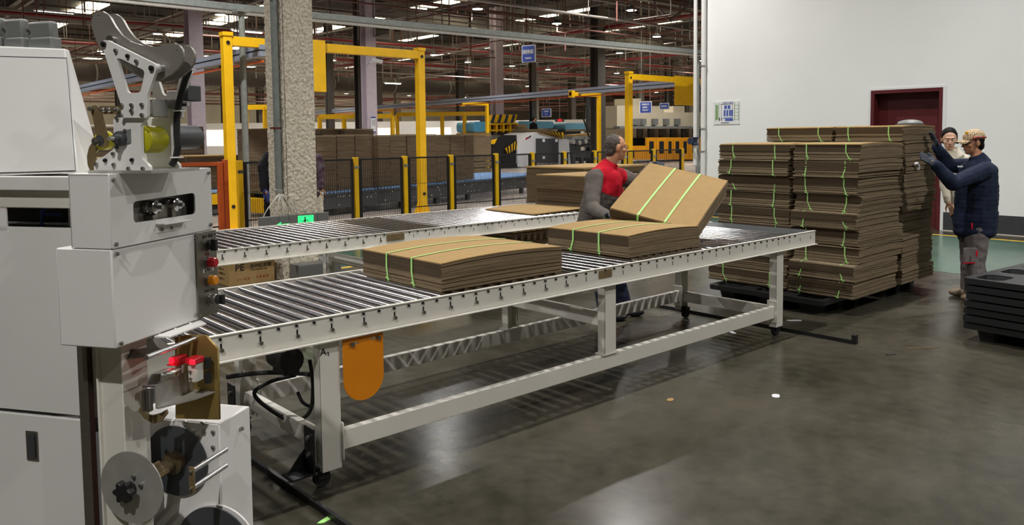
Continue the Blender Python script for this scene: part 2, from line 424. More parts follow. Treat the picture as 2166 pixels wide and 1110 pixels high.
for k in range(12):
    x = 4+k*8.1; z = rnd.choice((8.2, 7.4, 6.8))
    br.cyl((x, rnd.uniform(18, 30), z), (x, 104, z), 0.035, 5)
tag(br.build('sprinkler_branches', M['pipe_dull'], ceiling), kind='stuff')
gp = MB()
for k in range(16):
    y = 20+k*5.1; z = rnd.choice((7.1, 6.6, 7.9, 6.0)); w_ = rnd.choice((0.06, 0.1, 0.2))
    gp.box(rnd.uniform(0, 8), rnd.uniform(70, 105), y-w_/2, y+w_/2, z, z+0.06)
for k in range(12):
    x = 8+k*7.7; z = rnd.choice((7.0, 7.8, 8.2)); gp.box(x-0.08, x+0.08, rnd.uniform(17, 30), 104, z, z+0.06)
tag(gp.build('conduit_runs', M['hall_steel'], ceiling, flat=True), kind='stuff')
hg = MB(); hr = MB()
for k in range(900):
    a = R(rnd.uniform(33, 82)); d = rnd.uniform(27, 105); x, y = d*math.cos(a), d*math.sin(a)
    z0 = rnd.choice((7.9, 7.2, 6.6, 5.8, 7.5)); s = rnd.uniform(0.010, 0.022)
    t = hr if rnd.random() < 0.5 else hg
    t.box(x-s, x+s, y-s, y+s, z0, 9.2)
    if rnd.random() < 0.35:
        L = rnd.uniform(.5, 2.4)
        if rnd.random() < .5: t.box(x, x+L, y-s, y+s, z0, z0+2*s)
        else: t.box(x-s, x+s, y, y+L, z0, z0+2*s)
tag(hg.build('hangers', M['hall_steel'], ceiling, flat=True), kind='stuff')
tag(hr.build('sprinkler_drops', M['pipe_dull'], ceiling, flat=True), kind='stuff')
# diagonal knee braces under the girders
kb = MB()
for X0 in (17, 32, 49.5, 67.5):
    for y in (24, 36, 48, 60, 74):
        kb.bar((X0, y, 7.2), (X0+1.5, y, 8.1), 0.1, 0.1).bar((X0, y, 7.2), (X0-1.5, y, 8.1), 0.1, 0.1)
tag(kb.build('knee_braces', M['hall_steel'], ceiling, flat=True), kind='stuff')

# hall columns (steel H sections)
def h_column(x, y, s, m, z1=9.1, z0=0.0):
    b = MB().box(x-s/2, x+s/2, y-s/2, y-s/2+0.05, z0, z1).box(x-s/2, x+s/2, y+s/2-0.05, y+s/2, z0, z1).box(x-0.03, x+0.03, y-s/2+0.05, y+s/2-0.05, z0, z1)
    return struct('column', b, m, base=(x, y, 0), flat=True)
h_column(10.5, 28.3, 0.48, M['lilac_steel']); h_column(17.75, 28.6, 0.46, M['lilac_steel'])
c_ = h_column(30.4, 35.1, 0.55, M['lilac_steel']); h_column(33.1, 29.7, 0.6, M['roof_dark'])
for x, y, s in ((20, 33, .4), (33, 52, .55), (41, 52, .55), (49.5, 52, .55), (58.5, 56, .6), (49.5, 40, .5), (58.5, 44, .55), (67.5, 60, .6), (24.5, 60, .55), (17, 60, .55), (32, 74, .6), (49.5, 74, .6), (67.5, 48, .6), (10, 62, .55), (40, 88, .7), (76, 70, .7), (24.5, 44, .4), (36, 38, .35)):
    h_column(x, y, s, M['hall_steel'] if (x+y) % 2 > 1 else M['roof_dark'])

# ------------------------------------------------------------------ lamps
def make_lamp():
    root = empty('high_bay_lamp', (0, 0, 0))
    MB().lathe([(0.0, 0.24), (0.02, 0.25), (0.10, 0.20), (0.18, 0.08), (0.24, 0.07), (0.34, 0.06)], (0, 0, 0), (0, 0, 1), 18).build('shade', M['grey_paint'], root)
    MB().cyl((0, 0, -0.012), (0, 0, 0.0), 0.215, 18).build('lamp_disc', M['lamp_lit'], root)
    MB().cyl((0, 0, 0.34), (0, 0, 2.2), 0.012, 6).build('hanger_rod', M['hall_steel'], root)
    return root
lamp0 = make_lamp(); lamp_used = [False]
def place_lamp(x, y, z, watts, label, group):
    Mx = Matrix.Translation((x, y, z))
    if not lamp_used[0]:
        o = lamp0; o.matrix_basis = Mx; WM[o.name] = Mx; lamp_used[0] = True
        for c in o.children: WM[c.name] = Mx
    else: o = copy_tree(lamp0, None, Mx)
    tag(o, label, 'lamp', group)
    for c in list(o.children):
        if c.type == 'LIGHT': bpy.data.objects.remove(c)
    ld = bpy.data.lights.new('lamp_light', 'AREA'); ld.shape = 'DISK'; ld.size = 0.16 if 'packing' in group else 0.42; ld.energy = watts; ld.color = LAMP_COLOR; ld.spread = R(150)
    lo = bpy.data.objects.new('lamp_light', ld); COL.objects.link(lo); lo.parent = o; lo.location = (0, 0, -0.02)
    return o
for x, y in ((0.2, 3.55), (5.2, 3.55), (10.4, 3.55), (-2.6, -1.2), (2.8, -4.2), (8.6, -3.4), (-1.5, 10.5), (4.6, 12.2), (11.5, 9.6), (17.6, 12.4)):  # unseen lamps; camera-side ones fill front faces, last added to brighten gantry panel
    place_lamp(x, y, 7.0, LAMP_FRONT*(1.0 if x < 0 else 0.45 if x < 5 else 1.25) if y < 0 else LAMP_NEAR*(1.5 if x > 9 else 2.0 if y > 9 else 1.0), 'unseen round high-bay lamp over the packing area by the white wall', 'high-bay lamps over the packing area')
seen = [(27.2, 27.0), (26.9, 22.2), (35.1, 27.2), (27.6, 49.0), (36.0, 44.7), (40.6, 45.1), (45.2, 45.9), (52.7, 45.1)]
for X0 in (4.5, 13.8, 21.5, 31, 40, 49, 58, 67, 80):
    for y in (18.5, 26, 34, 42, 52, 62, 72, 84):
        if vis(X0, y, 31, 88) and min(math.hypot(X0-p[0], y-p[1]) for p in seen) > 4.5 and min(math.hypot(X0-o.location.x, y-o.location.y) for o in bpy.data.objects if o.name.startswith('column')) > 3.2: seen.append((X0, y))
for x, y in seen:
    place_lamp(x, y, 7.0, LAMP_FAR, 'round high-bay lamp hanging from the roof of the big hall', 'high-bay lamps of the big hall')

# ------------------------------------------------------------------ roller conveyors
def conveyor(label, x0, x1, yf, yb, zt, pitch, r, xr1, legs, near):
    root = empty('roller_conveyor', ((x0+x1)/2, (yf+yb)/2, 0), label=label, cat='conveyor')
    zb = zt-0.105
    for s, y in ((-1, yf), (1, yb)):
        b = MB()
        b.box(x0, x1, y-0.003, y+0.003, zb, zt)
        b.box(x0, x1, min(y+s*0.028, y-s*0.003), max(y+s*0.028, y-s*0.003), zb-0.006, zb)            # bottom flange, outwards
        b.box(x0, x1, min(y+s*0.010, y-s*0.012), max(y+s*0.010, y-s*0.012), zt, zt+0.005)            # top lip
        b.build('rail', M['cream_paint'], root, flat=True)
    n = int((xr1-x0-0.06)/pitch)
    me = MB().lathe([(0, 0.006), (0.004, r*0.7), (0.012, r*0.7), (0.014, r), (yb-yf-0.034, r), (yb-yf-0.032, r*0.7), (yb-yf-0.024, r*0.7), (yb-yf-0.02, 0.006)], (0, 0, 0), (0, 1, 0), 18).mesh('roller')
    me.materials.append(M['chrome']); smooth(me)
    xs = [x0+0.06+i*pitch for i in range(n+1)]
    for x in xs:
        link('roller', me, None, root, Matrix.Translation((x, yf+0.01, zt-r+0.004)))
    ax = MB(); sl = MB(); bo = MB()
    for i, x in enumerate(xs):
        ax.cyl((x, yf-0.012, zt-0.013), (x, yf-0.003, zt-0.013), 0.0068, 6)
    k = 0; x = x0+0.15
    while x < x1-0.05:
        z = zt-0.048
        if k < (x1-x0)/0.4: 
            sl.box(x-0.004, x+0.004, yf-0.0045, yf-0.003, z-0.004, z+0.016)
            bo.cyl((x, yf-0.016, z-0.012), (x, yf-0.003, z-0.012), 0.009, 8)
        else: sl.box(x-0.0025, x+0.0025, yf-0.0045, yf-0.003, z-0.014, z+0.014)
        x += 0.172; k += 1
    tag(ax.build('axle_ends', M['black_iron'], root), kind='stuff'); tag(sl.build('rail_slots', M['black_rubber'], root, flat=True), kind='stuff')
    tag(bo.build('rail_bolts', M['steel'], root), kind='stuff')
    # legs: folded channels, with lower beams and cross beams
    for x in legs:
        for y, s in ((yf+0.02, 1), (yb-0.02, -1)):
            ya, ybb = sorted((y, y+s*0.11))
            lz = 0.263 if x == legs[1] else 0.085
            lg = MB().box(x-0.05, x+0.05, y-0.003, y+0.003, lz, zb-0.012)
            for xx in (x-0.05, x+0.047): lg.box(xx, xx+0.003, min(y, y+s*0.06), max(y, y+s*0.06), lz, zb-0.012)
            lg.box(x-0.06, x+0.06, min(y-s*0.005, y+s*0.08), max(y-s*0.005, y+s*0.08), zb-0.014, zb-0.006)
            if lz > 0.2: lg.box(x-0.07, x+0.07, min(y-s*0.008, y+s*0.07), max(y-s*0.008, y+s*0.07), 0.256, 0.264)
            lg.build('leg', M['cream_paint'], root, flat=True)
    for y, s in ((yf+0.05, 1), (yb-0.05, -1)):
        for xa, xb in ((legs[0], legs[-1]),):
            b = MB().box(xa+0.052, xb-0.052, y-0.022, y+0.022, 0.16, 0.255).box(xa+0.052, xa+0.06, y-0.045, y+0.045, 0.12, 0.30).box(xb-0.06, xb-0.052, y-0.045, y+0.045, 0.12, 0.30)
            b.build('lower_beam', M['cream_paint'], root, bevel=0.003)
    for x, z in zip(legs, (0.2, 0.47, 0.2)):
        MB().box(x-0.02, x+0.02, yf+0.08, yb-0.08, z-0.045, z+0.045).build('cross_beam', M['cream_paint'], root, bevel=0.003)
    for x in legs:
        MB().box(x-0.02, x+0.02, yf+0.06, yb-0.06, zb-0.07, zb-0.02).build('cross_beam', M['cream_paint'], root, bevel=0.003)
    # castors
    for x in (legs[0]-0.03, legs[-1]+0.03):
        for y in (yf+0.07, yb-0.07):
            c = MB().cyl((x, y-0.016, 0.042), (x, y+0.016, 0.042), 0.040, 16).build('castor', M['black_rubber'], root)
            MB().box(x-0.03, x+0.03, y-0.026, y-0.019, 0.04, 0.10).box(x-0.03, x+0.03, y+0.019, y+0.026, 0.04, 0.10).box(x-0.035, x+0.035, y-0.03, y+0.03, 0.096, 0.102).build('castor_fork', M['black_iron'], c)
    return root

ZT = 0.815
near = conveyor('near chrome roller conveyor on cream frame carrying two strapped cardboard bundles', 0.95, 6.34, 3.25, 4.27, ZT, 0.086, 0.026, 6.0, (1.785, 3.755, 5.81), True)
far = conveyor('far chrome roller conveyor behind the first, with a loose cardboard sheet', 0.95, 7.75, 5.80, 7.08, ZT, 0.0873, 0.026, 7.7, (1.6, 3.86, 6.9), False)
# smooth end plate of the near conveyor
MB().box(5.99, 6.36, 3.262, 4.258, ZT-0.014, ZT+0.002).box(6.34, 6.344, 3.25, 4.27, ZT-0.05, ZT+0.004).build('end_plate', M['plate_dark'], near, flat=True)
# splice plates
MB().box(3.62, 3.74, 3.240, 3.247, ZT-0.06, ZT-0.01).build('splice_plate', M['bronze'], near, bevel=0.002)
MB().box(3.74, 3.92, 5.787, 5.797, ZT-0.07, ZT-0.01).build('splice_plate', M['bronze'], far, bevel=0.002)
# orange guard plate with slotted holes
gx0, gx1, gz0, gz1 = 1.845, 2.065, 0.385, 0.70
oc = [(gx0, gz1), (gx0, gz0+0.11)] + [(gx0+0.11-0.11*math.cos(R(t)), gz0+0.11-0.11*math.sin(R(t))) for t in range(10, 180, 10)] + [(gx1, gz0+0.11), (gx1, gz1)]
hole = lambda cx, cz: [(cx-0.022, cz-0.006), (cx+0.022, cz-0.006), (cx+0.026, cz), (cx+0.022, cz+0.006), (cx-0.022, cz+0.006), (cx-0.026, cz)]
gm = plate_mesh('guard_plate', oc, [hole(1.905, 0.665), hole(2.02, 0.672)], 0.006)
gm.transform(wm(near).inverted() @ frame((0, 3.252, 0), (1, 0, 0), (0, 0, 1)))
gp_ = link('guard_plate', gm, M['orange'], near); tag(gp_, 'orange rounded guard plate')
for cx, cz in ((1.892, 0.665), (2.036, 0.672)): MB().cyl((cx, 3.236, cz), (cx, 3.256, cz), 0.011, 8).build('guard_bolt', M['steel'], gp_)
# drive motor hanging behind the first leg, with its cables
mo = MB().cyl((1.665, 3.40, 0.60), (1.665, 3.56, 0.60), 0.06, 20).box(1.63, 1.705, 3.41, 3.54, 0.53, 0.68).build('drive_motor', M['black_iron'], near, bevel=0.004)
MB().bar((1.48, 3.41, 0.70), (1.74, 3.41, 0.66), 0.012, 0.06).build('motor_bracket', M['cream_paint'], mo)
for x in (1.53, 1.6): MB().cyl((x, 3.395, 0.69), (x, 3.41, 0.69), 0.011, 8).build('bracket_bolt', M['black_iron'], mo)
def bez(pts, n=10):
    """smooth polyline through points (Catmull-Rom)"""
    P_ = [Vector(p) for p in pts]; P_ = [P_[0]] + P_ + [P_[-1]]; out = []
    for i in range(1, len(P_)-2):
        for j in range(n):
            t = j/n; a, b, c, d = P_[i-1], P_[i], P_[i+1], P_[i+2]
            out.append(0.5*((2*b)+(c-a)*t+(2*a-5*b+4*c-d)*t*t+(3*b-a-3*c+d)*t*t*t))
    return out+[P_[-2]]
MB().tube(bez([at(480, 797, y=3.9), at(560, 788, y=3.9), at(640, 790, y=3.7), at(655, 792, y=3.55)]), 0.012).build('power_cable', M['black_rubber'], near)
MB().tube(bez([at(655, 760, y=3.5), at(662, 815, y=3.5), at(655, 870, y=3.6), at(620, 890, y=3.7), at(570, 865, y=3.75), at(538, 832, y=3.75), at(570, 808, y=3.7), at(625, 793, y=3.6)]), 0.010).build('power_cable', M['black_rubber'], near)
MB().tube(bez([at(630, 830, y=3.65), at(640, 850, y=3.6), at(655, 858, y=3.6), at(663, 850, y=3.55)]), 0.009).build('power_cable', M['black_rubber'], near)
# black angle brackets bolted to the first legs
for y, s in ((3.27, 1), (4.25, -1)):
    ab = MB().box(1.692, 1.70, min(y-0.0, y+s*0.09), max(y, y+s*0.09), 0.09, 0.30)
    ab.prism([(1.70, y+s*0.09, 0.09), (1.60, y+s*0.09, 0.09), (1.70, y+s*0.09, 0.2)], (0, -s*0.006, 0)).box(1.58, 1.70, min(y, y+s*0.1), max(y, y+s*0.1), 0.085, 0.093)
    a_ = ab.build('angle_bracket', M['black_iron'], near, flat=True)
    for z in (0.17, 0.25): MB().cyl((1.68, y+s*0.045, z), (1.692, y+s*0.045, z), 0.012, 8).build('bracket_bolt', M['steel'], a_)
text('pen_mark', 'A\u2081', 0.05, M['ink'], near, (1.735, 3.2655, 0.635), (1, 0, 0), (0, 0, 1), 0.0003)

# floor rails the conveyor rolls on
def floor_rail(label, x, y0, y1, end):
    r = empty('floor_rail', (x, y0, 0), label=label, cat='rail')
    MB().box(x-0.022, x+0.022, y0, y1, 0.0, 0.006).box(x-0.022, x-0.016, y0, y1, 0.006, 0.03).build('angle_bar', M['black_iron'], r, flat=True)
    if end: MB().box(x-0.02, x+0.025, y0+0.0, y0+0.03, 0.006, 0.07).cyl((x-0.0, y0+0.09, 0.006), (x, y0+0.09, 0.03), 0.018, 8).cyl((x, y1*0+y0+0.64, 0.006), (x, y0+0.64, 0.028), 0.016, 8).build('end_stop', M['black_iron'], r)
    for yy in ((y0+0.45, y1-0.35) if not end else (y1-0.25,)):
        MB().box(x-0.06, x+0.06, yy-0.025, yy+0.025, 0.0061, 0.012).cyl((x-0.045, yy, 0.012), (x-0.045, yy, 0.03), 0.01, 6).cyl((x+0.045, yy, 0.012), (x+0.045, yy, 0.03), 0.01, 6).build('anchor_plate', M['black_iron'], r)
    return r
floor_rail('black angle-iron floor rail under the machine end of the near conveyor', 1.64, 2.3, 4.75, False)
floor_rail('black angle-iron floor rail under the pallet end of the near conveyor', 6.03, 2.74, 4.95, True)

# ------------------------------------------------------------------ cardboard bundles
bundle_cache = {}
def sheet_stack_mesh(L, W, h, n, seed, bow=0.0, jit=0.004, lift=0.0):
    """n flat boards, slightly shifted and bowed, each a thin bent slab; gaps show between them"""
    rd = random.Random(seed); b = MB(); t = h/n; seg = 6
    jx = jy = 0.0; shift = rd.uniform(-0.012, 0.012)
    for i in range(n):
        upper = i > n*0.52
        g = 0.62 if rd.random() < 0.75 else 0.45
        if i % 2 == 0: jy = rd.uniform(-jit, jit)
        z0 = i*t; z1 = z0+t*(1.0 if upper else g+0.3); jx_ = 0.12 if upper else 1.0
        dx0, dx1 = rd.uniform(-jit, jit)*jx_+(shift if upper else 0), rd.uniform(-jit, jit)*jx_+(shift if upper else 0); dy0, dy1 = rd.uniform(-jit, jit), rd.uniform(-jit, jit)
        vs = []; 
        f = i/max(1, n-1)
        for k in range(seg+1):
            u = k/seg; x = (u-0.5)*L; bz = bow*f*(1-(2*u-1)**2) - bow*f*0.2 + lift*f*math.sin(u*3.1+seed)
            xx = x + (dx0 if k == 0 else dx1 if k == seg else 0)
            vs += [(xx, -W/2+dy0+jy, z0+bz), (xx, W/2+dy1+jy, z0+bz), (xx, W/2+dy1+jy, z1+bz), (xx, -W/2+dy0+jy, z1+bz)]
        fs = []
        for k in range(seg):
            a = k*4; c = a+4
            fs += [(a, a+1, c+1, c), (a+1, a+2, c+2, c+1), (a+2, a+3, c+3, c+2), (a+3, a, c, c+3)]
        fs += [(3, 2, 1, 0), (seg*4, seg*4+1, seg*4+2, seg*4+3)]
        b.add(vs, fs)
        if upper: b.mi[-2:] = [1, 1]      # closed folds show on the two end faces
    return b
def bundle(label, c, L, W, h, n, rz, seed, M4=None, bow=0.012, straps=(-0.16, 0.16), cat='cardboard bundle', group=None, top_mat='cardboard', edge_mat='cardboard_edge', jit=0.004, strap_axis='x', knots=True):
    """a strapped bundle of flat boards; c is the centre of its underside"""
    W4 = M4 if M4 is not None else Matrix.Translation(Vector(c)) @ Matrix.Rotation(rz, 4, 'Z')
    root = bpy.data.objects.new('cardboard_bundle', None); COL.objects.link(root); root.empty_display_size = 0.1
    root.matrix_basis = W4; WM[root.name] = W4; tag(root, label, cat, group)
    key = (L, W, h, n, seed, bow, jit)
    if key not in bundle_cache:
        mb = sheet_stack_mesh(L, W, h*(n-1)/n, n-1, seed, bow, jit); me = mb.mesh('sheet_stack'); bundle_cache[key] = me
    me = bundle_cache[key]
    if not me.materials: me.materials.append(M[edge_mat]); me.materials.append(M['cardboard_fold'])
    tag(link('sheet_stack', me, None, root), kind='stuff')
    tm = MB(); seg = 10; t = h/n; vs = []; fs = []
    for k in range(seg+1):
        u = k/seg; x = (u-0.5)*L; bz = bow*(1-(2*u-1)**2)-bow*0.2
        vs += [(x, -W/2, h-t*0.95+bz), (x, W/2, h-t*0.95+bz), (x, W/2, h+bz), (x, -W/2, h+bz)]
    for k in range(seg):
        a = k*4; d = a+4; fs += [(a, a+1, d+1, d), (a+1, a+2, d+2, d+1), (a+2, a+3, d+3, d+2), (a+3, a, d, d+3)]
    fs += [(3, 2, 1, 0), (seg*4, seg*4+1, seg*4+2, seg*4+3)]
    tm.add(vs, fs); tmm = tm.mesh('top_sheet'); smooth(tmm); link('top_sheet', tmm, M[top_mat], root)
    rd = random.Random(seed+5); w = 0.011 if L > 0.905 or group else 0.016; e = 0.004
    for s in straps:
        b = MB(); prof = []
        if strap_axis == 'x':
            yy = s*W
            for k in range(seg+1):
                u = k/seg; prof.append(((u-0.5)*L*1.004+(0), h+bow*(1-(2*u-1)**2)-bow*0.2+e))
            loop = [(-L/2-0.007, -0.002)] + [(-L/2-0.007, h*0.5)] + [(prof[0][0]-0.004, prof[0][1])] + prof + [(L/2+0.007, h*0.5), (L/2+0.007, -0.002)]
            tl = rd.uniform(-0.045, 0.03)
            vs = []; 
            for q, (x, z) in enumerate(loop):
                o = yy + (tl if q in (0, len(loop)-1) else 0)
                vs += [(x, o-w/2, z), (x, o+w/2, z)]
            fs = [(2*q, 2*q+1, 2*q+3, 2*q+2) for q in range(len(loop)-1)]
            b.add(vs, fs)
            if knots:
                kz = rd.uniform(0.0, 0.03); b.tube([(-L/2-0.010, yy+tl-0.018, kz-0.008), (-L/2-0.012, yy+tl, kz), (-L/2-0.010, yy+tl+0.018, kz+0.004)], 0.003, 5)
        b.build('strap', M['strap'], root, flat=True) if False else None
        me2 = bpy.data.meshes.new('strap'); me2.from_pydata([tuple(p) for p in b.v], [], b.f); me2.materials.append(M['strap']); link('strap', me2, None, root)
    return root
zc = ZT+0.006
bundle('strapped bundle of flat cardboard on the near rollers, closest to the machine', (2.93, 3.715, zc), 0.90, 0.78, 0.155, 24, 0.0, 11, bow=0.018)
bundle('strapped bundle of flat cardboard on the near rollers beside the worker', (4.47, 3.765, zc), 0.80, 0.76, 0.15, 22, 0.0, 12, bow=0.016)
# the bundle the worker lifts
cv = lambda r, u, f: RT*r + UP*u + FW*f
DA = cv(.41, .37, .60); AB = cv(.62, -.14, -.28)
Dp = at(1287, 441, d=6.2)
xa = DA.normalized(); ya = (-AB - xa*(-AB).dot(xa)).normalized()
held_L, held_W = 0.82, 0.68
nrm = xa.cross(ya)
if nrm.dot(-FW) < 0: ya = -ya; nrm = xa.cross(ya)
cen = Dp + DA*0.5*(held_L/DA.length) + AB*0.5 - nrm*0.15
F4 = frame(cen, xa, ya)
bundle('tilted strapped cardboard bundle held up by the worker in red and grey', None, held_L, held_W, 0.15, 18, 0, 13, M4=F4, bow=0.008)
# loose sheet and stacks at the end of the far conveyor
sh = MB(); vs = []; seg = 8
for i in range(seg+1):
    for j in range(seg+1):
        u, v = i/seg, j/seg; vs.append((5.66+0.82*u+0.05*v, 5.98+0.84*v, ZT+0.012+0.02*math.sin(u*3.0)*v+0.015*(1-v)*u))
fs = [(i*(seg+1)+j, (i+1)*(seg+1)+j, (i+1)*(seg+1)+j+1, i*(seg+1)+j+1) for i in range(seg) for j in range(seg)]
sh.add(vs, fs); so = sh.build('cardboard_sheet', M['cardboard'], base=(6.05, 6.4, ZT)); so.modifiers.new('solid', 'SOLIDIFY').thickness = 0.006
tag(so, 'single loose cardboard sheet lying on the far rollers', 'cardboard sheet')
def plain_stack(label, c, L, W, h, n, rz, seed, group=None, top='cardboard', edge='cardboard_dark', cat='cardboard stack', jit=0.006):
    root = empty('cardboard_stack', c, rz, label, cat, group)
    key = (L, W, h, n, seed, 'p')
    if key not in bundle_cache:
        mb = sheet_stack_mesh(L, W, h*(n-1)/n, n-1, seed, 0.0, jit); bundle_cache[key] = mb.mesh('sheet_stack'); bundle_cache[key].materials.append(M[edge]); bundle_cache[key].materials.append(M[edge])
    tag(link('sheet_stack', bundle_cache[key], None, root), kind='stuff')
    t = h/n
    tm = MB().box(-L/2, L/2, -W/2, W/2, h-t*.9, h).mesh('top_sheet'); link('top_sheet', tm, M[top], root)
    return root
plain_stack('dark stack of flat cardboard on the far rollers behind the worker', (7.05, 6.5, ZT+0.005), 0.86, 0.88, 0.36, 26, 0.02, 21, edge='cardboard_brown')
plain_stack('dark cardboard stack on the floor in front of the wire fence, behind the far rollers', (9.3, 8.6, 0.006), 1.5, 1.2, 1.165, 44, 0.03, 22, edge='cardboard_brown')
plain_stack('dark cardboard stack standing on the floor under the far rollers beside the worker', (5.75, 6.35, 0.01), 0.75, 0.7, 0.66, 34, 0.0, 23, edge='cardboard_brown')

# ------------------------------------------------------------------ black plastic pallets
def make_pallet(L=1.2, W=1.0, H=0.14, sc=1.0):
    root = empty('plastic_pallet', (0, 0, 0))
    # deck with octagonal cups, rim and conical feet
    cups = []
    for cx in (-0.42, 0, 0.42):
        for cy in (-0.34, 0, 0.34):
            a, b, k = 0.13, 0.10, 0.04
            cups.append([(cx-a+k, cy-b), (cx+a-k, cy-b), (cx+a, cy-b+k), (cx+a, cy+b-k), (cx+a-k, cy+b), (cx-a+k, cy+b), (cx-a, cy+b-k), (cx-a, cy-b+k)])
    dk = plate_mesh('deck', rounded([(-L/2, -W/2), (L/2, -W/2), (L/2, W/2), (-L/2, W/2)], 0.05), cups, 0.02)
    dk.transform(Matrix.Translation((0, 0, H-0.01))); link('deck', dk, M['black_plastic'], root)
    rim = MB(); o = rounded([(-L/2, -W/2), (L/2, -W/2), (L/2, W/2), (-L/2, W/2)], 0.05); i_ = [(x*0.985, y*0.982) for x, y in o]; n = len(o)
    for zz0, zz1, s0, s1 in ((H-0.045, H-0.02, 1.0, 1.0),):
        vs = [(x, y, zz0) for x, y in o]+[(x, y, zz1) for x, y in o]+[(x, y, zz1) for x, y in i_]+[(x, y, zz0) for x, y in i_]
        fs = []
        for k in range(n):
            q = (k+1) % n
            fs += [(k, q, n+q, n+k), (2*n+k, 2*n+q, 3*n+q, 3*n+k), (3*n+k, 3*n+q, q, k)]
        rim.add(vs, fs)
    me = rim.mesh('rim'); link('rim', me, M['black_plastic'], root)
    for cup in cups:
        cx = sum(p[0] for p in cup)/8; cy = sum(p[1] for p in cup)/8
        top = [(x, y, H-0.006) for x, y in cup]; bot = [(cx+(x-cx)*0.72, cy+(y-cy)*0.72, 0.0) for x, y in cup]
        b = MB(); b.add(top+bot, [(k, (k+1) % 8, 8+(k+1) % 8, 8+k) for k in range(8)]+[tuple(range(15, 7, -1))])
        me = b.mesh('foot'); link('foot', me, M['black_plastic'], root)
    rb = MB()
    for cy in (-0.17, 0.17):
        for k in range(7): rb.box(-0.16+k*0.05, -0.14+k*0.05, cy-0.05, cy+0.05, H, H+0.003)
    link('deck_ribs', rb.mesh('deck_ribs'), M['black_plastic'], root)
    return root
pal0 = make_pallet()
def place_pallet(Mx, label, group=None, first=[True]):
    if first[0]:
        first[0] = False; o = pal0; o.matrix_basis = Mx; WM[o.name] = Mx
        for c in o.children: WM[c.name] = Mx
    else: o = copy_tree(pal0, None, Mx)
    return tag(o, label, 'pallet', group)
place_pallet(Matrix.Translation((7.22, 3.96, 0)) @ Matrix.Rotation(R(90), 4, 'Z') @ Matrix.Scale(1.0, 4), 'black plastic pallet under the front of the tall cardboard load')
place_pallet(Matrix.Translation((8.45, 3.93, 0)) @ Matrix.Rotation(R(90), 4, 'Z'), 'black plastic pallet under the rear of the tall cardboard load')
ordn = ['lowest', 'second', 'third', 'fourth', 'fifth', 'sixth', 'seventh', 'eighth', 'ninth', 'tenth', 'eleventh']
PR = R(-6)
pc = at(2063, 596, z=0.49); pc = Vector((pc.x+0.6, pc.y-0.5, 0)) + Vector((0.05, 0.06, 0))
for k in range(7):
    lab = 'topmost black plastic pallet of the stack at the right edge' if k == 6 else 'lowest black plastic pallet of the stack at the right edge' if k == 0 else ordn[k]+' black plastic pallet from the floor in the stack at the right edge'
    rd = random.Random(k); 
    place_pallet(Matrix.Translation((pc.x+rd.uniform(-.012, .012), pc.y+rd.uniform(-.012, .012), k*0.059)) @ Matrix.Rotation(PR, 4, 'Z'), lab, 'black pallets stacked at the right edge')

# ------------------------------------------------------------------ the tall load of bundles on the pallet
rd = random.Random(42)
zl = 0.148
def layer_word(k, n):
    return 'top layer' if k == n-1 else 'bottom layer' if k == 0 else ordn[k]+' layer up'
n_f, n_b = 9, 10
Hf = (1.545-zl)/n_f; Hb = (1.705-zl)/n_b
for k in range(n_f):
    for (y0, y1, side) in ((3.83, 4.60, 'left'), (3.17, 3.81, 'right')):
        dx = rd.uniform(-.03, .03) - (0.05 if k < 2 else 0); dy = rd.uniform(-.012, .012)
        lean = (n_f/2-k)*0.006
        if side == 'left': yy0, yy1 = y0+0.01, y1+0.05+(0.05 if k < 3 else 0.0)+lean
        else: yy0, yy1 = y0-0.0, y1
        cx = 7.48 - 0.03 + dx
        Wd = round(yy1-yy0-0.02, 2)
        bundle('strapped cardboard bundle of the pallet load, front %s column, %s' % (side, layer_word(k, n_f)), (cx, (yy0+yy1)/2+dy, zl+k*Hf), 0.92, Wd, Hf-0.006, 18, R(rd.uniform(-.8, .8)), 100+k*2+(side == 'left'), bow=0.012, straps=(-0.3, 0.3), group='bundles of the pallet load', top_mat='cardboard' if k == n_f-1 else 'cardboard_dark', edge_mat='cardboard_dark', jit=0.007)
for k in range(n_b):
    for (y0, y1, side) in ((3.90, 4.66, 'left'), (3.19, 3.88, 'right')):
        dx = rd.uniform(-.02, .02); dy = rd.uniform(-.012, .012)
        bundle('strapped cardboard bundle of the pallet load, rear %s column, %s' % (side, layer_word(k, n_b)), (8.36+dx, (y0+y1)/2+dy, zl+k*Hb), 0.78, round(y1-y0-0.015, 3), Hb-0.006, 18, R(rd.uniform(-.8, .8)), 200+k*2+(side == 'left'), bow=0.012, straps=(-0.3, 0.3), group='bundles of the pallet load', top_mat='cardboard' if k == n_b-1 else 'cardboard_dark', edge_mat='cardboard_dark', jit=0.007)

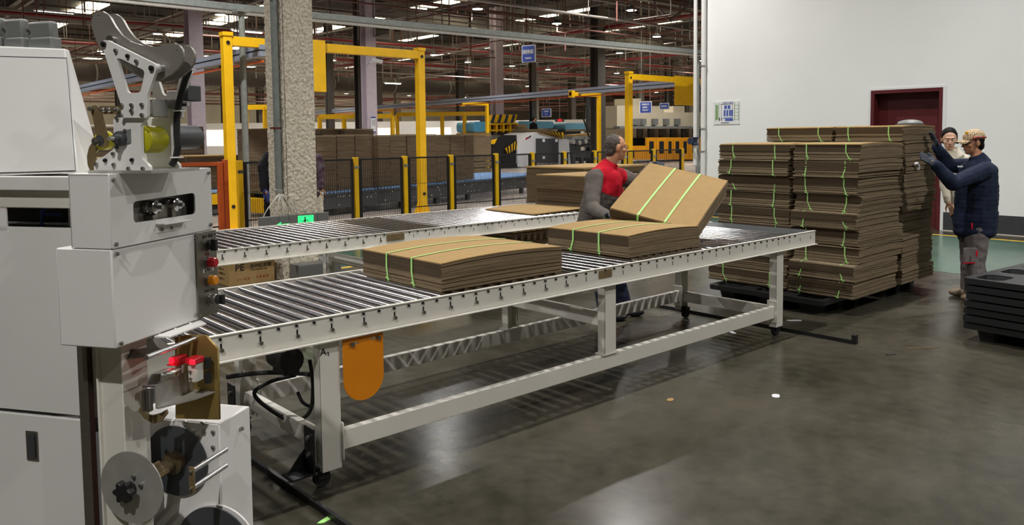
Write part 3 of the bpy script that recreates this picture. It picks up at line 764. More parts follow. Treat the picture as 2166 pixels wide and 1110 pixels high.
# ------------------------------------------------------------------ bundling machine (local frame: a = away along the long face, b = to the left, z up)
MA = R(33.2)
MO = at(247, 738, d=2.05); MO.z = 0
m1 = Vector((math.cos(MA), math.sin(MA), 0)); m2 = Vector((-math.sin(MA), math.cos(MA), 0))
MF = Matrix.Translation(MO) @ Matrix.Rotation(MA, 4, 'Z')
def loc(u, v, a=None, b=None, z=None):
    r = ray(u, v); e = EYE-MO
    if a is not None: t = (a-e.dot(m1))/r.dot(m1)
    elif b is not None: t = (b-e.dot(m2))/r.dot(m2)
    else: t = (z-EYE.z)/r.z
    p = e+r*t
    return Vector((p.dot(m1), p.dot(m2), p.z))
mach = empty('bundling_machine', MO, MA, 'white automatic bundling machine with swing arm head and control panel', 'machine')
def lb(): return MB(MF)
def plateA(name, outer_px, holes_px, a, t, m, parent=None, r=None, rh=None):
    """plate facing the operator side (plane a = const), outline read off in pixels"""
    o2 = [loc(u, v, a=a) for u, v in outer_px]; pl = [(-p.y, p.z) for p in o2]
    if r: pl = rounded(pl, r)
    hl = []
    for h in holes_px:
        q = [(-p.y, p.z) for p in (loc(u, v, a=a) for u, v in h)]
        hl.append(rounded(q, rh) if rh else q)
    me = plate_mesh(name, pl, hl, t)
    Fp = MF @ frame((a+t/2, 0, 0), (0, -1, 0), (0, 0, 1))
    me.transform(wm(parent or mach).inverted() @ Fp)
    return link(name, me, m, parent or mach)
def plateAs(me_obj, da, name, m, parent=None):
    o = link(name, me_obj.data, None, parent or mach, MF @ Matrix.Translation((da, 0, 0)))
    return o
def bolt(a, b, z, axis, r=0.006, t=0.006, parent=None, m='steel', name='bolt'):
    p = Vector((a, b, z)); ax = Vector(axis)
    return lb().cyl(p, p+ax*t, r, 10).cyl(p+ax*t, p+ax*(t*1.5), r*0.55, 8).build(name, M[m], parent or mach)
PW = 0.0035
# head box: upper and lower covers
zl0, zl1, zu1, LA = 1.094, 1.354, 1.546, 0.415
lower = lb().box(0, LA-0.07, 0.004, 0.178, zl0, zl1-0.001).build('lower_cover', M['white_paint'], mach, bevel=0.004)
slot = [(0.080, 1.413), (0.336, 1.413), (0.336, 1.476), (0.080, 1.470)]
up_o = rounded([(0, zl1+0.001), (LA, zl1+0.006), (LA, zu1), (0, zu1)], 0.003, 2)
um = plate_mesh('front_cover', up_o, [rounded(slot, 0.014, 5)], 0.004)
um.transform(wm(mach).inverted() @ MF @ frame((0, 0.002, 0), (1, 0, 0), (0, 0, 1)))
upper = link('front_cover', um, M['white_paint'], mach)
ub = lb().box(0, 0.004, 0.004, 0.127, zl1+0.001, zu1).box(0, LA, 0.123, 0.127, zl1+0.001, zu1).box(LA-0.004, LA, 0.004, 0.127, zl1, zu1).box(0.0, LA, 0.004, 0.127, zu1-0.004, zu1+0.0005).box(0.004, LA, 0.004, 0.123, zl1+0.001, zl1+0.005)
ub.build('upper_cover', M['white_paint'], mach, flat=True)
lb().box(0.06, 0.36, 0.040, 0.044, 1.36, 1.54).build('inner_plate', M['satin_steel'], mach)
# tension rollers seen through the slot
for a0 in (0.175, 0.262):
    rl = lb().lathe([(-0.02, 0.016), (-0.017, 0.019), (-0.004, 0.019), (-0.002, 0.016), (0.004, 0.016), (0.006, 0.019), (0.016, 0.019), (0.02, 0.014), (0.026, 0.012)], (a0, 0.02, 1.447), (0, -1, 0), 18).build('tension_roller', M['chrome'], mach)
    lb().cyl((a0, -0.008, 1.447), (a0, -0.016, 1.447), 0.006, 8).build('roller_nut', M['steel'], rl)
lb().box(0.19, 0.25, 0.02, 0.06, 1.405, 1.45).box(0.165, 0.185, 0.01, 0.06, 1.408, 1.425).box(0.245, 0.262, 0.01, 0.06, 1.405, 1.44).build('roller_block', M['brushed'], mach, bevel=0.002)
# strap guide lip below the slot
lp = lb().box(0.165, 0.250, -0.003, 0.0, 1.375, 1.40).box(0.165, 0.285, -0.028, 0.0, 1.398, 1.402).build('guide_lip', M['white_paint'], mach, bevel=0.002)
for a0 in (0.185, 0.225): bolt(a0, -0.003, 1.385, (0, -1, 0), 0.005, 0.004, lp)
lip2 = lb().prism([(0.16, -0.035, 1.090), (0.32, -0.035, 1.090), (0.34, 0.0, 1.094), (0.14, 0.0, 1.094)], (0, 0, -0.004)).build('lower_lip', M['white_paint'], mach)
for a0, z in ((0.012, zu1-0.014), (0.012, zl1+0.012), (0.014, zl1-0.014), (0.014, zl0+0.012), (LA-0.012, zu1-0.014), (LA-0.012, zl1+0.02), (0.335, zl1-0.012), (0.322, zl0+0.02)):
    bolt(a0, 0.0, z, (0, -1, 0), 0.0055, 0.005, name='cover_screw')
# control panel
cp = lb().box(0.33, 0.425, -0.004, 0.0, zl0+0.005, zl1+0.002).box(0.42, 0.425, 0.0, 0.17, zl0+0.005, zl1+0.002).build('control_panel', M['brushed'], mach, bevel=0.001)
pa = 0.382
def ctl(z, name, col, r, t, extra=None):
    o = lb().cyl((pa, -0.004, z), (pa, -0.010, z), r*1.12, 18).build(name, M['steel'], cp)
    q = lb().lathe([(0, r*0.9), (t*0.8, r*0.92), (t, r*0.7)], (pa, -0.010, z), (0, -1, 0), 18).build('knob_cap', M[col], o)
    return o
s1 = ctl(1.315, 'selector_switch', 'black_plastic', 0.017, 0.012); lb().box(pa-0.005, pa+0.005, -0.035, -0.018, 1.298, 1.332).build('switch_lever', M['black_plastic'], s1)
ctl(1.262, 'stop_button', 'red_plastic', 0.0165, 0.022)
ctl(1.207, 'start_button', 'amber_plastic', 0.0165, 0.020)
s2 = ctl(1.150, 'key_switch', 'steel', 0.0165, 0.022); lb().cyl((pa, -0.032, 1.150), (pa, -0.046, 1.150), 0.0155, 16).box(pa-0.004, pa+0.004, -0.055, -0.046, 1.135, 1.165).build('switch_lever', M['black_plastic'], s2)
lb().box(pa-0.028, pa+0.022, -0.0052, -0.004, 1.233, 1.243).build('panel_label', M['white_print'], cp, flat=True)
def ltext(body, size, m, parent, a, b, z, align='CENTER', bold=0.0):
    return text('panel_text', body, size, M[m], parent, MF @ Vector((a, b, z)), m1, (0, 0, 1), 0.0003, align, bold)
ltext('\u65ad\u5f00  \u63a5\u901a', 0.011, 'ink', cp, pa, -0.0045, 1.337)
ltext('\u7535\u6e90', 0.011, 'red_ink', cp, pa-0.005, -0.0045, 1.283)
ltext('\u6025\u505c\u6309\u94ae', 0.010, 'ink', cp, pa-0.003, -0.0056, 1.2345)
ltext('\u624b\u52a8  \u81ea\u52a8', 0.011, 'ink', cp, pa, -0.0045, 1.172)
for a0, z in ((0.334, zl1-0.01), (0.42, zl1-0.01), (0.334, zl0+0.015)): bolt(a0, -0.004, z, (0, -1, 0), 0.004, 0.003, cp, name='panel_screw')

# main cabinet behind the head
CA = 0.15
tl = lambda v: CA+0.10*(1-min(1, max(0, (v-94)/275)))
fr_ = [loc(u, v, a=tl(v)) for u, v in ((-90, 94), (137, 103), (152, 250), (166, 366), (-90, 374))]
bk_h = [loc(u, v, a=CA+0.13) for u, v in ((-90, 93), (147, 106), (200, 291), (190, 364), (-90, 372))]
hd_ = lb(); hd_.add(fr_+bk_h, [(4, 3, 2, 1, 0), (5, 6, 7, 8, 9)]+[(i, (i+1) % 5, 5+(i+1) % 5, 5+i) for i in range(5)])
hood = hd_.build('hood', M['white_paint'], mach, bevel=0.004, flat=True)
for nm, pxs, off, mm in (('hood_door', ((-90, 118), (139, 124), (157.5, 360), (-90, 367)), 0.004, 'white_paint'), ('hood_gasket', ((-90, 116), (141, 122), (159.5, 362), (-90, 369)), 0.0015, 'dark_grey')):
    q_ = [loc(u, v, a=tl(v)-off) for u, v in pxs]
    lb().prism(q_, (off-0.0005, 0, 0)).build(nm, M[mm], mach, flat=True)
zb_ = lambda v: loc(60, v, a=CA).z
bR = 0.255
lb().box(CA-0.02, CA+0.22, bR-0.10, 0.75, zb_(402), zb_(372)).build('cross_girder', M['white_paint'], mach, bevel=0.003)
lb().box(CA, CA+0.22, bR-0.10, 0.75, zb_(440), zb_(403)).build('under_girder', M['cream_paint'], mach, bevel=0.003)
bn0 = loc(14, 460, a=CA).y
zc0 = zb_(474); zc1 = zb_(443)
lb().box(CA, CA+0.004, bn0, 0.75, zc0-0.02, zc1).box(CA, CA+0.004, bR-0.09, 0.75, zb_(868), zc0-0.008).build('cabinet_panel', M['white_paint'], mach, flat=True)
lb().box(CA+0.05, CA+0.22, bR+0.0, 0.75, 0.05, zc0-0.02).build('cabinet_body', M['grey_paint'], mach)
lb().box(CA, CA+0.03, bR+0.01, 0.75, 0.06, zb_(877)).build('cabinet_door', M['white_paint'], mach, bevel=0.003)
lt = lb().box(CA-0.004, CA, *sorted((loc(57, 940, a=CA).y, loc(82, 940, a=CA).y)), zb_(972), zb_(910)).build('door_latch', M['steel'], mach, bevel=0.002)
lb().box(CA-0.008, CA-0.004, *sorted((loc(62, 940, a=CA).y, loc(77, 940, a=CA).y)), zb_(966), zb_(917)).build('latch_inset', M['dark_grey'], lt, bevel=0.001)
# things glimpsed in the gap under the girder: blue hose frame, white block
hz = (zc0+zc1)/2
lb().tube([(CA+0.1, bn0-0.02, zc0-0.03), (CA+0.1, bn0-0.025, zc1-0.012), (CA+0.12, bn0-0.075, zc1+0.006)], 0.004, 8).tube([(CA+0.1, bn0-0.025, zc1-0.022), (CA+0.12, bn0-0.075, zc1-0.028)], 0.004, 8).build('air_hose', M['blue_sign'], mach)
lb().box(CA+0.235, CA+0.24, bR-0.1, 0.75, zc0-0.1, zc1+0.02).build('inner_back', M['black_iron'], mach)
lb().box(CA+0.12, CA+0.2, bn0-0.17, bn0-0.10, zc0-0.05, zc1-0.002).build('inner_block', M['white_paint'], mach)
# grey motor housings on the hood
for u0, u1, v0 in ((-60, 2, 36), (5, 50, 38), (57, 111, 43)):
    CAj = CA; CA = CA+0.10
    p0, p1 = loc(u0, 100, a=CA+0.02), loc(u1, 100, a=CA+0.02); zt_ = loc(u1, v0, a=CA+0.02).z
    h_ = lb().box(CA+0.02, CA+0.05, p1.y+0.002, p0.y-0.003, p0.z+0.01, zt_).build('junction_box', M['grey_paint'], mach, bevel=0.008)
    lb().box(CA+0.015, CA+0.055, p1.y-0.003, p0.y-0.009, p0.z-0.012, p0.z+0.028).build('box_base', M['grey_paint'], h_, bevel=0.006)
    CAk = CA; CA = CAj
    lb().cyl((CAk+0.014, p0.y-0.012, (p0.z+zt_)/2+0.01), (CAk+0.02, p0.y-0.012, (p0.z+zt_)/2+0.01), 0.005, 8).build('box_screw', M['steel'], h_)
# columns under the head
cb = lambda u: loc(u, 900, a=0.10).y
lb().box(0.10, 0.12, cb(190), cb(170), 0.0, zl0).build('column_flange', M['brushed'], mach)
lb().box(0.13, 0.2, cb(212), cb(190), 0.0, zl0).build('column_web', M['red_column'], mach)
lb().box(0.09, 0.2, cb(217), cb(213), 0.0, zl0).box(0.10, 0.2, cb(263), cb(217), 0.0, zl0).build('support_column', M['cream_paint'], mach, bevel=0.002)

# --- swing arm on top of the head
Z1 = lambda x, y: (180+x*0.3242, 10+y*0.3242)
A1 = 0.055
low_px = [Z1(*p) for p in ((228, 735), (405, 735), (362, 785), (370, 1005), (422, 1055), (422, 1086), (58, 1086), (58, 1045), (78, 1005), (120, 990), (180, 945), (204, 905), (188, 870), (183, 760), (195, 720), (215, 708))]
ap = plateA('arm_base_plate', low_px, [], A1, 0.010, M['white_paint'], r=0.004)
tri_px = [Z1(*p) for p in ((104, 250), (125, 228), (150, 234), (455, 385), (468, 415), (405, 592), (405, 737), (236, 737), (233, 650))]
tri_h = [[Z1(*p) for p in ((206, 352), (225, 348), (390, 430), (362, 572), (275, 577))]]
tp = plateA('arm_bracket', tri_px, tri_h, A1-0.011, 0.010, M['white_paint'], r=0.006, rh=0.010)
RA = 0.115
ap2 = plateAs(ap, RA, 'arm_base_plate', None); tp2 = plateAs(tp, RA+0.02, 'arm_bracket', None)
zt0 = loc(*Z1(300, 1084), a=A1).z
lb().box(A1-0.02, A1+RA+0.06, loc(*Z1(422, 1080), a=A1).y-0.02, loc(*Z1(58, 1080), a=A1).y, zt0-0.006, zt0+0.002).build('arm_foot_plate', M['zinc'], mach)
ban = [(40, 130), (42, 95), (58, 62), (85, 44), (112, 42), (142, 58), (165, 85), (195, 140), (240, 200), (300, 242), (370, 264), (430, 273), (490, 270), (540, 254), (580, 250), (612, 262), (634, 292), (641, 330), (632, 372), (605, 415), (560, 455), (500, 487), (440, 500), (380, 490), (330, 460), (250, 400), (150, 340), (105, 300), (75, 240), (52, 180)]
hole_c = lambda cx, cy, r: [(cx+r*math.cos(R(t)), cy+r*math.sin(R(t))) for t in range(0, 360, 45)]
b1 = plateA('swing_plate', [Z1(*p) for p in ban], [[Z1(*p) for p in hole_c(87, 75, 9)], [Z1(*p) for p in hole_c(600, 300, 6)]], A1+0.012, 0.008, M['satin_steel'])
plateAs(b1, 0.045, 'swing_plate', None)
for (x, y) in ((160, 230), (478, 415)):
    p = loc(*Z1(x, y), a=A1)
    lb().cyl((A1-0.001, p.y, p.z), (A1+0.06, p.y, p.z), 0.012, 18).build('pivot_bush', M['chrome'], mach)
for (x, y) in ((205, 300), (282, 335), (340, 370), (125, 258), (437, 415), (308, 655), (308, 692), (375, 652), (240, 722), (376, 720), (243, 655)):
    p = loc(*Z1(x, y), a=A1-0.011); bolt(A1-0.011, p.y, p.z, (-1, 0, 0), 0.0052 if (x, y) not in ((125, 258), (437, 415)) else 0.007, 0.006, tp, 'steel' if x not in (125, 437, 282) else 'black_iron')
for (x, y) in ((212, 738), (268, 822), (210, 930), (188, 972), (136, 1015), (310, 1012), (192, 1043), (288, 1068), (382, 1068), (78, 1040)):
    p = loc(*Z1(x, y), a=A1); bolt(A1, p.y, p.z, (-1, 0, 0), 0.005, 0.006, ap, 'steel' if x not in (136, 310) else 'black_iron')
# flange bearing and yellow drive rollers
p = loc(*Z1(240, 872), a=A1)
fb = lb().lathe([(0, 0.020), (0.012, 0.019), (0.014, 0.012), (0.016, 0.010), (0.03, 0.009)], (A1, p.y, p.z), (-1, 0, 0), 18).build('flange_bearing', M['dark_grey'], mach)
fbp = loc(*Z1(275, 860), a=A1); lb().prism([(A1-0.004, p.y+0.016, p.z-0.02), (A1-0.004, p.y+0.014, p.z+0.012), (A1-0.004, fbp.y-0.012, p.z+0.024), (A1-0.004, fbp.y-0.012, p.z-0.01)], (0.004, 0, 0)).build('bearing_flange', M['grey_paint'], fb)
lb().cyl((A1-0.03, p.y, p.z), (A1-0.045, p.y, p.z), 0.006, 6).build('shaft_end', M['zinc'], fb)
p = loc(*Z1(345, 880), a=A1+0.01)
lb().lathe([(0, 0.026), (0.004, 0.036), (0.07, 0.036), (0.075, 0.026)], (A1+0.014, p.y, p.z), (1, 0, 0), 24).build('drive_roller', M['yellow_rubber'], mach)
p = loc(*Z1(140, 885), a=A1+0.02)
yw = lb().lathe([(0, 0.02), (0.003, 0.025), (0.022, 0.025), (0.025, 0.02)], (A1+0.0, p.y, p.z), (1, 0, 0), 22).build('guide_wheel', M['yellow_rubber'], mach)
lb().cyl((A1-0.006, p.y, p.z), (A1, p.y, p.z), 0.014, 14).build('wheel_hub', M['dark_grey'], yw)
# bronze lever links
lv = plateA('lever_link', [Z1(*p) for p in ((35, 680), (45, 658), (70, 655), (92, 670), (148, 880), (140, 920), (110, 935), (85, 915), (50, 740))], [], A1-0.004, 0.006, M['bronze'], r=0.003)
hk = plateA('hook_link', [Z1(*p) for p in ((88, 870), (112, 885), (112, 915), (85, 940), (68, 965), (62, 1010), (75, 1055), (95, 1088), (35, 1090), (16, 1045), (12, 985), (25, 930), (55, 885))], [], A1+0.004, 0.006, M['bronze'], r=0.003)
cl = plateA('cross_link', [Z1(*p) for p in ((90, 660), (235, 660), (235, 712), (100, 712))], [], A1+0.004, 0.006, M['bronze'], r=0.002)
for (x, y), o, r in (((82, 892), hk, 0.011), ((48, 680), lv, 0.006), ((122, 684), cl, 0.006), ((160, 684), cl, 0.006), ((212, 684), cl, 0.006)):
    q = loc(*Z1(x, y), a=A1-0.004); bolt(A1-0.004, q.y, q.z, (-1, 0, 0), r, 0.010, o)
# motor behind, cylinder block, valve and cable
p = loc(*Z1(560, 865), a=A1+RA+0.02)
mt = lb().lathe([(0, 0.030), (0.004, 0.034), (0.115, 0.034), (0.122, 0.030)], (A1+RA+0.02, p.y+0.012, p.z), (1, 0, 0), 26).build('motor', M['dark_grey'], mach)
lb().lathe([(0, 0.036), (0.012, 0.036)], (A1+RA+0.016, p.y+0.012, p.z), (1, 0, 0), 26).build('motor_label', M['white_print'], mt)
p = loc(*Z1(480, 675), a=A1+0.08)
cyb = lb().box(A1+0.03, A1+0.09, p.y-0.022, p.y+0.04, p.z-0.024, p.z+0.024).build('air_cylinder', M['zinc'], mach, bevel=0.002)
lb().lathe([(0, 0.014), (0.002, 0.014), (0.003, 0.011)], (A1+0.03, p.y+0.004, p.z), (-1, 0, 0), 18).build('cylinder_cap', M['steel'], cyb)
for dy in (-0.016, 0.024):
    for dz in (-0.018, 0.018): bolt(A1+0.03, p.y+dy, p.z+dz, (-1, 0, 0), 0.0035, 0.004, cyb)
p = loc(*Z1(575, 600), a=A1+0.12)
lb().box(A1+0.11, A1+0.15, p.y-0.016, p.y+0.014, p.z-0.02, p.z+0.016).build('valve_body', M['white_paint'], mach, bevel=0.002)
p = loc(*Z1(650, 575), a=A1+0.14)
lb().box(A1+0.13, A1+0.19, p.y-0.016, p.y+0.012, p.z-0.022, p.z+0.022).build('terminal_box', M['dark_grey'], mach, bevel=0.003)
p = loc(*Z1(570, 650), a=A1+0.12); lb().box(A1+0.1, A1+0.14, p.y-0.03, p.y+0.02, p.z-0.012, p.z+0.012).cyl((A1+0.12, p.y-0.03, p.z), (A1+0.12, p.y-0.05, p.z), 0.007, 8).build('valve_fitting', M['steel'], mach)
cbp = [MF @ loc(*Z1(x, y), a=A1+0.10+0.0*y) for x, y in ((680, 420), (650, 500), (618, 620), (600, 720), (598, 820), (605, 920), (590, 1000), (565, 1045))]
MB().tube(bez(cbp, 6), 0.009, 10).build('arm_cable', M['black_rubber'], mach)
for (x, y) in ((680, 424), (612, 692), (598, 995)):
    q = loc(*Z1(x, y), a=A1+0.10); lb().box(q.x-0.011, q.x+0.011, q.y-0.013, q.y+0.013, q.z-0.002, q.z+0.002).build('cable_tie', M['white_print'], mach)

# --- strap feeder, sensors and reels below the head
SA = 0.27
q = loc(463, 893, a=SA); SB = q.y; SZ = q.z
reel = empty('strap_reel_stand', MF @ Vector((SA+0.1, SB+0.12, 0)), MA, 'white strap reel stand with two dark reels under the machine head', 'reel stand')
lb().box(SA, SA+0.155, SB, SB+0.31, 0.0, SZ-0.004).build('stand_body', M['white_paint'], reel, bevel=0.003)
lb().box(SA-0.004, SA, SB+0.002, SB+0.30, 0.05, SZ-0.006).build('stand_cover', M['white_paint'], reel)
for u, v in ((452, 913), (452, 945), (430, 895), (432, 912), (392, 893), (300, 893), (292, 940)):
    p = loc(u, v, a=SA-0.004); bolt(SA-0.004, p.y, p.z, (-1, 0, 0), 0.006 if u > 440 else 0.0075, 0.006, reel)
p = loc(508, 906, b=SB); bolt(p.x, SB, p.z, (0, -1, 0), 0.006, 0.008, reel)
def reel_set(cb_, cz_, af, ab, R0, knob=True):
    bk = lb().lathe([(0, R0), (0.004, R0)], (ab, cb_, cz_), (1, 0, 0), 48).build('reel_flange', M['dark_grey'], reel)
    lb().lathe([(0, 0.034), (0.02, 0.034), (0.024, 0.020), (ab-af, 0.020)], (ab, cb_, cz_), (-1, 0, 0), 20).build('reel_hub', M['bronze_dark'], bk)
    lb().box((af+ab)/2-0.02, (af+ab)/2+0.03, cb_-0.024, cb_-0.012, cz_-0.006, cz_+0.006).box((af+ab)/2-0.02, (af+ab)/2+0.03, cb_+0.005, cb_+0.012, cz_+0.014, cz_+0.024).build('hub_clip', M['bronze'], bk)
    if knob:
        fr = lb().lathe([(0, R0*0.95), (0.004, R0*0.95)], (af, cb_, cz_), (-1, 0, 0), 48).build('reel_flange', M['zinc'], reel)
        kn = []
        for i in range(48):
            t = 2*math.pi*i/48; rr = 0.026+0.005*math.cos(6*t); kn.append((af-0.02, cb_+rr*math.cos(t), cz_+rr*math.sin(t)))
        k = lb().prism(kn, (-0.022, 0, 0)).cyl((af-0.004, cb_, cz_), (af-0.02, cb_, cz_), 0.018, 14).build('knob', M['black_plastic'], fr, bevel=0.003)
        lb().cyl((af-0.004, cb_-0.012, cz_+0.034), (af-0.012, cb_-0.012, cz_+0.034), 0.005, 8).cyl((af-0.004, cb_-0.034, cz_+0.012), (af-0.012, cb_-0.034, cz_+0.012), 0.005, 8).build('flange_screw', M['steel'], fr)
rc = loc(372, 975, a=SA-0.012)
reel_set(rc.y, rc.z, 0.08, SA-0.012, 0.105)
rc2 = loc(448, 1165, a=SA-0.03)
reel_set(rc2.y, rc2.z, 0.16, SA-0.02, 0.125, False)
MBp = lb().lathe([(0, 0.13), (0.006, 0.13)], (SA-0.012, rc2.y-0.01, rc2.z), (1, 0, 0), 40).build('reel_guard', M['white_paint'], reel)
# guide rods with end link
g1, g2 = loc(478, 950, a=SA-0.004), loc(478, 984, a=SA-0.004)
ga = 0.115
for g in (g1, g2): lb().cyl((SA-0.004, g.y, g.z), (ga, g.y, g.z), 0.0075, 14).build('guide_rod', M['chrome'], reel)
lb().box(ga-0.006, ga, g1.y-0.009, g1.y+0.009, g2.z-0.012, g1.z+0.012).build('rod_link', M['bronze'], reel, bevel=0.002)
for g in (g1, g2): bolt(ga-0.006, g.y, g.z, (-1, 0, 0), 0.005, 0.005, reel)

# gold feeder plate with the red sensors (part of the machine)
GA = 0.255
Z4 = lambda x, y: (260+x*0.2343, 700+y*0.2343)
gpx = [Z4(*p) for p in ((470, 60), (560, 38), (745, 40), (852, 160), (868, 800), (475, 790))]
gpl = plateA('feeder_plate', gpx, [], GA, 0.008, M['gold'])
p = loc(*Z4(235, 235), a=GA-0.13); q = loc(*Z4(660, 60), a=GA)
lb().cyl((0.05, q.y+0.0, q.z-0.002), (GA, q.y, q.z-0.002), 0.0075, 14).build('guide_rod', M['chrome'], mach)
# aluminium angle bracket
br_px = [Z4(*p) for p in ((290, 490), (590, 345), (830, 490), (830, 520), (525, 660), (290, 705))]
w0 = loc(*Z4(290, 600), a=0.10); 
wb = w0.y; zt_, zb2 = loc(*Z4(285, 490), a=0.10).z, loc(*Z4(290, 700), a=0.10).z
al = lb().box(0.10, GA, wb-0.004, wb, zb2, zt_).prism([(0.10, wb-0.004, zb2), (GA, wb-0.004, zb2), (GA, wb-0.075, zb2), (0.19, wb-0.06, zb2), (0.10, wb-0.012, zb2)], (0, 0, 0.005)).build('feeder_bracket', M['zinc'], mach)
lb().cyl((0.09, wb+0.03, zt_-0.004), (0.105, wb-0.0, zt_-0.004), 0.006, 10).build('bracket_pin', M['chrome'], al)
for i, dy in ((0, 0.012), (1, 0.026)): lb().box(0.085, 0.10, wb+dy-0.005, wb+dy+0.005, zb2-0.005, zt_-0.012).build('strap_guide', M['steel'], al)
sp = loc(*Z4(640, 380), a=0.2)
sb_ = lb().box(0.19, 0.225, sp.y-0.014, sp.y+0.012, sp.z-0.024, sp.z+0.028).build('sensor_bracket', M['cream_paint'], mach, bevel=0.003)
for dz in (-0.012, 0.008): bolt(0.19, sp.y+0.002, sp.z+dz, (-1, 0, 0), 0.004, 0.005, sb_)
se = lb().box(0.185, 0.225, sp.y-0.018, sp.y+0.016, sp.z+0.0285, sp.z+0.045).build('photo_sensor', M['red_plastic'], mach, bevel=0.002)
lb().box(0.178, 0.186, sp.y-0.018, sp.y-0.002, sp.z+0.030, sp.z+0.044).build('sensor_lens', M['red_lit'], se, bevel=0.002)
sp2 = loc(*Z4(490, 250), a=0.21)
se2 = lb().box(0.20, 0.235, sp2.y-0.016, sp2.y+0.014, sp2.z-0.012, sp2.z+0.008).box(0.19, 0.235, sp2.y-0.018, sp2.y+0.022, sp2.z-0.016, sp2.z-0.012).build('photo_sensor', M['red_plastic'], mach, bevel=0.002)
lb().box(0.192, 0.201, sp2.y+0.002, sp2.y+0.014, sp2.z-0.010, sp2.z+0.006).build('sensor_lens', M['red_lit'], se2, bevel=0.001)
lb().box(0.215, 0.235, sp2.y-0.01, sp2.y+0.006, sp2.z-0.05, sp2.z-0.016).build('sensor_bracket', M['cream_paint'], mach, bevel=0.002)
for nm, (x, y) in (('a', (785, 280)), ('b', (790, 410))):
    s_ = loc(*Z4(x, y), a=GA-0.01); lb().cyl((GA-0.02, s_.y, s_.z-0.015), (GA-0.02, s_.y, s_.z+0.015), 0.010, 12).build('sensor_plug', M['black_rubber'], mach)
# red glow of the sensor beam on the plate comes from a real small lamp in the sensor
for (s_, pw) in ((Vector((0.17, sp.y-0.012, sp.z+0.04)), 0.012), (Vector((0.186, sp2.y+0.008, sp2.z)), 0.006)):
    ld = bpy.data.lights.new('sensor_light', 'POINT'); ld.energy = pw; ld.color = (1, 0.03, 0.06); ld.shadow_soft_size = 0.003
    lo = bpy.data.objects.new('sensor_light', ld); COL.objects.link(lo); lo.parent = mach; lo.matrix_basis = Matrix.Translation(s_)
# feed motor box, sloping tray and curved strap chute
q = loc(*Z4(80, 600), a=0.16)
fm = lb().box(0.16, 0.26, q.y-0.022, q.y+0.012, q.z-0.034, q.z+0.04).build('feed_motor', M['grey_paint'], mach, bevel=0.003)
lb().box(0.1585, 0.16, q.y-0.020, q.y-0.004, q.z-0.01, q.z+0.012).build('motor_label', M['blue_sign'], fm, flat=True)
lb().box(0.15, 0.22, q.y+0.012, q.y+0.03, q.z-0.04, q.z+0.02).build('motor_plug', M['black_rubber'], fm)
tr = [loc(*Z4(x, y), a=a) for x, y, a in ((20, 250, 0.12), (235, 215, 0.12), (420, 130, 0.30), (300, 40, 0.30), (50, 140, 0.14))]
lb().prism(tr, (0, 0, -0.004)).build('strap_tray', M['brushed'], mach)
ch = [loc(*Z4(x, y), a=0.13) for x, y in ((215, 500), (225, 430), (262, 385), (330, 378), (430, 385))]
vs = []; 
for p in ch: vs += [p, p+Vector((0.05, 0, 0))]
c1 = lb(); c1.add(vs, [(2*i, 2*i+1, 2*i+3, 2*i+2) for i in range(len(ch)-1)]); co = c1.build('strap_chute', M['zinc'], mach); co.modifiers.new('solid', 'SOLIDIFY').thickness = 0.002
ch2 = [loc(*Z4(x, y), a=0.12) for x, y in ((140, 720), (190, 790), (270, 835), (340, 820), (400, 745))]
ch3 = [loc(*Z4(x, y), a=0.12) for x, y in ((150, 690), (205, 755), (270, 760), (340, 740), (390, 710))]
plate_pts = ch2+ch3[::-1]
lb().prism([(0.12, p.y, p.z) for p in plate_pts], (0.006, 0, 0)).build('strap_chute', M['bronze'], mach)

# ------------------------------------------------------------------ rough plastered column with conduit, cables, tiled foot
mp = bpy.data.materials.new('rough_plaster'); mp.use_nodes = True; nt = mp.node_tree; bs = nt.nodes['Principled BSDF']
bs.inputs['Roughness'].default_value = 0.9
tc = nt.nodes.new('ShaderNodeTexCoord'); nz = nt.nodes.new('ShaderNodeTexNoise'); nz.inputs['Scale'].default_value = 42; nz.inputs['Detail'].default_value = 6; nz.inputs['Roughness'].default_value = 0.6
nt.links.new(tc.outputs['Object'], nz.inputs['Vector'])
rp = nt.nodes.new('ShaderNodeValToRGB'); e = rp.color_ramp.elements; e[0].position = 0.36; e[0].color = (*lin((186, 176, 154)), 1); e[1].position = 0.6; e[1].color = (*lin((232, 223, 203)), 1)
nt.links.new(nz.outputs['Fac'], rp.inputs['Fac']); nt.links.new(rp.outputs['Color'], bs.inputs['Base Color'])
bp = nt.nodes.new('ShaderNodeBump'); bp.inputs['Strength'].default_value = 1.0; bp.inputs['Distance'].default_value = 0.02
nt.links.new(nz.outputs['Fac'], bp.inputs['Height']); nt.links.new(bp.outputs['Normal'], bs.inputs['Normal'])
PX0, PX1, PY0, PY1 = 4.115, 4.475, 8.40, 8.86
# surface with real relief: a displaced grid on the two faces in view
def rough_face(o, u, v, nu, nv, nrm, seed):
    from mathutils import noise
    b = MB(); vs = []; o, u, v, nrm = Vector(o), Vector(u), Vector(v), Vector(nrm)
    for i in range(nu+1):
        for j in range(nv+1):
            p = o+u*(i/nu)+v*(j/nv); q = noise.noise(p*30+Vector((seed, 0, 0)))*0.014+noise.noise(p*70)*0.006
            if i in (0, nu): q *= 0.5
            vs.append(p+nrm*(0.006+q))
    b.add(vs, [(i*(nv+1)+j, (i+1)*(nv+1)+j, (i+1)*(nv+1)+j+1, i*(nv+1)+j+1) for i in range(nu) for j in range(nv)])
    return b
col = struct('column', MB().box(PX0, PX1, PY0, PY1, 0, 9.1), mp, base=(4.3, 8.6, 0))
f1 = rough_face((PX0, PY0, 0.0), (PX1-PX0, 0, 0), (0, 0, 3.6), 40, 360, (0, -1, 0), 1).build('plaster_face', mp, col, ang=80)
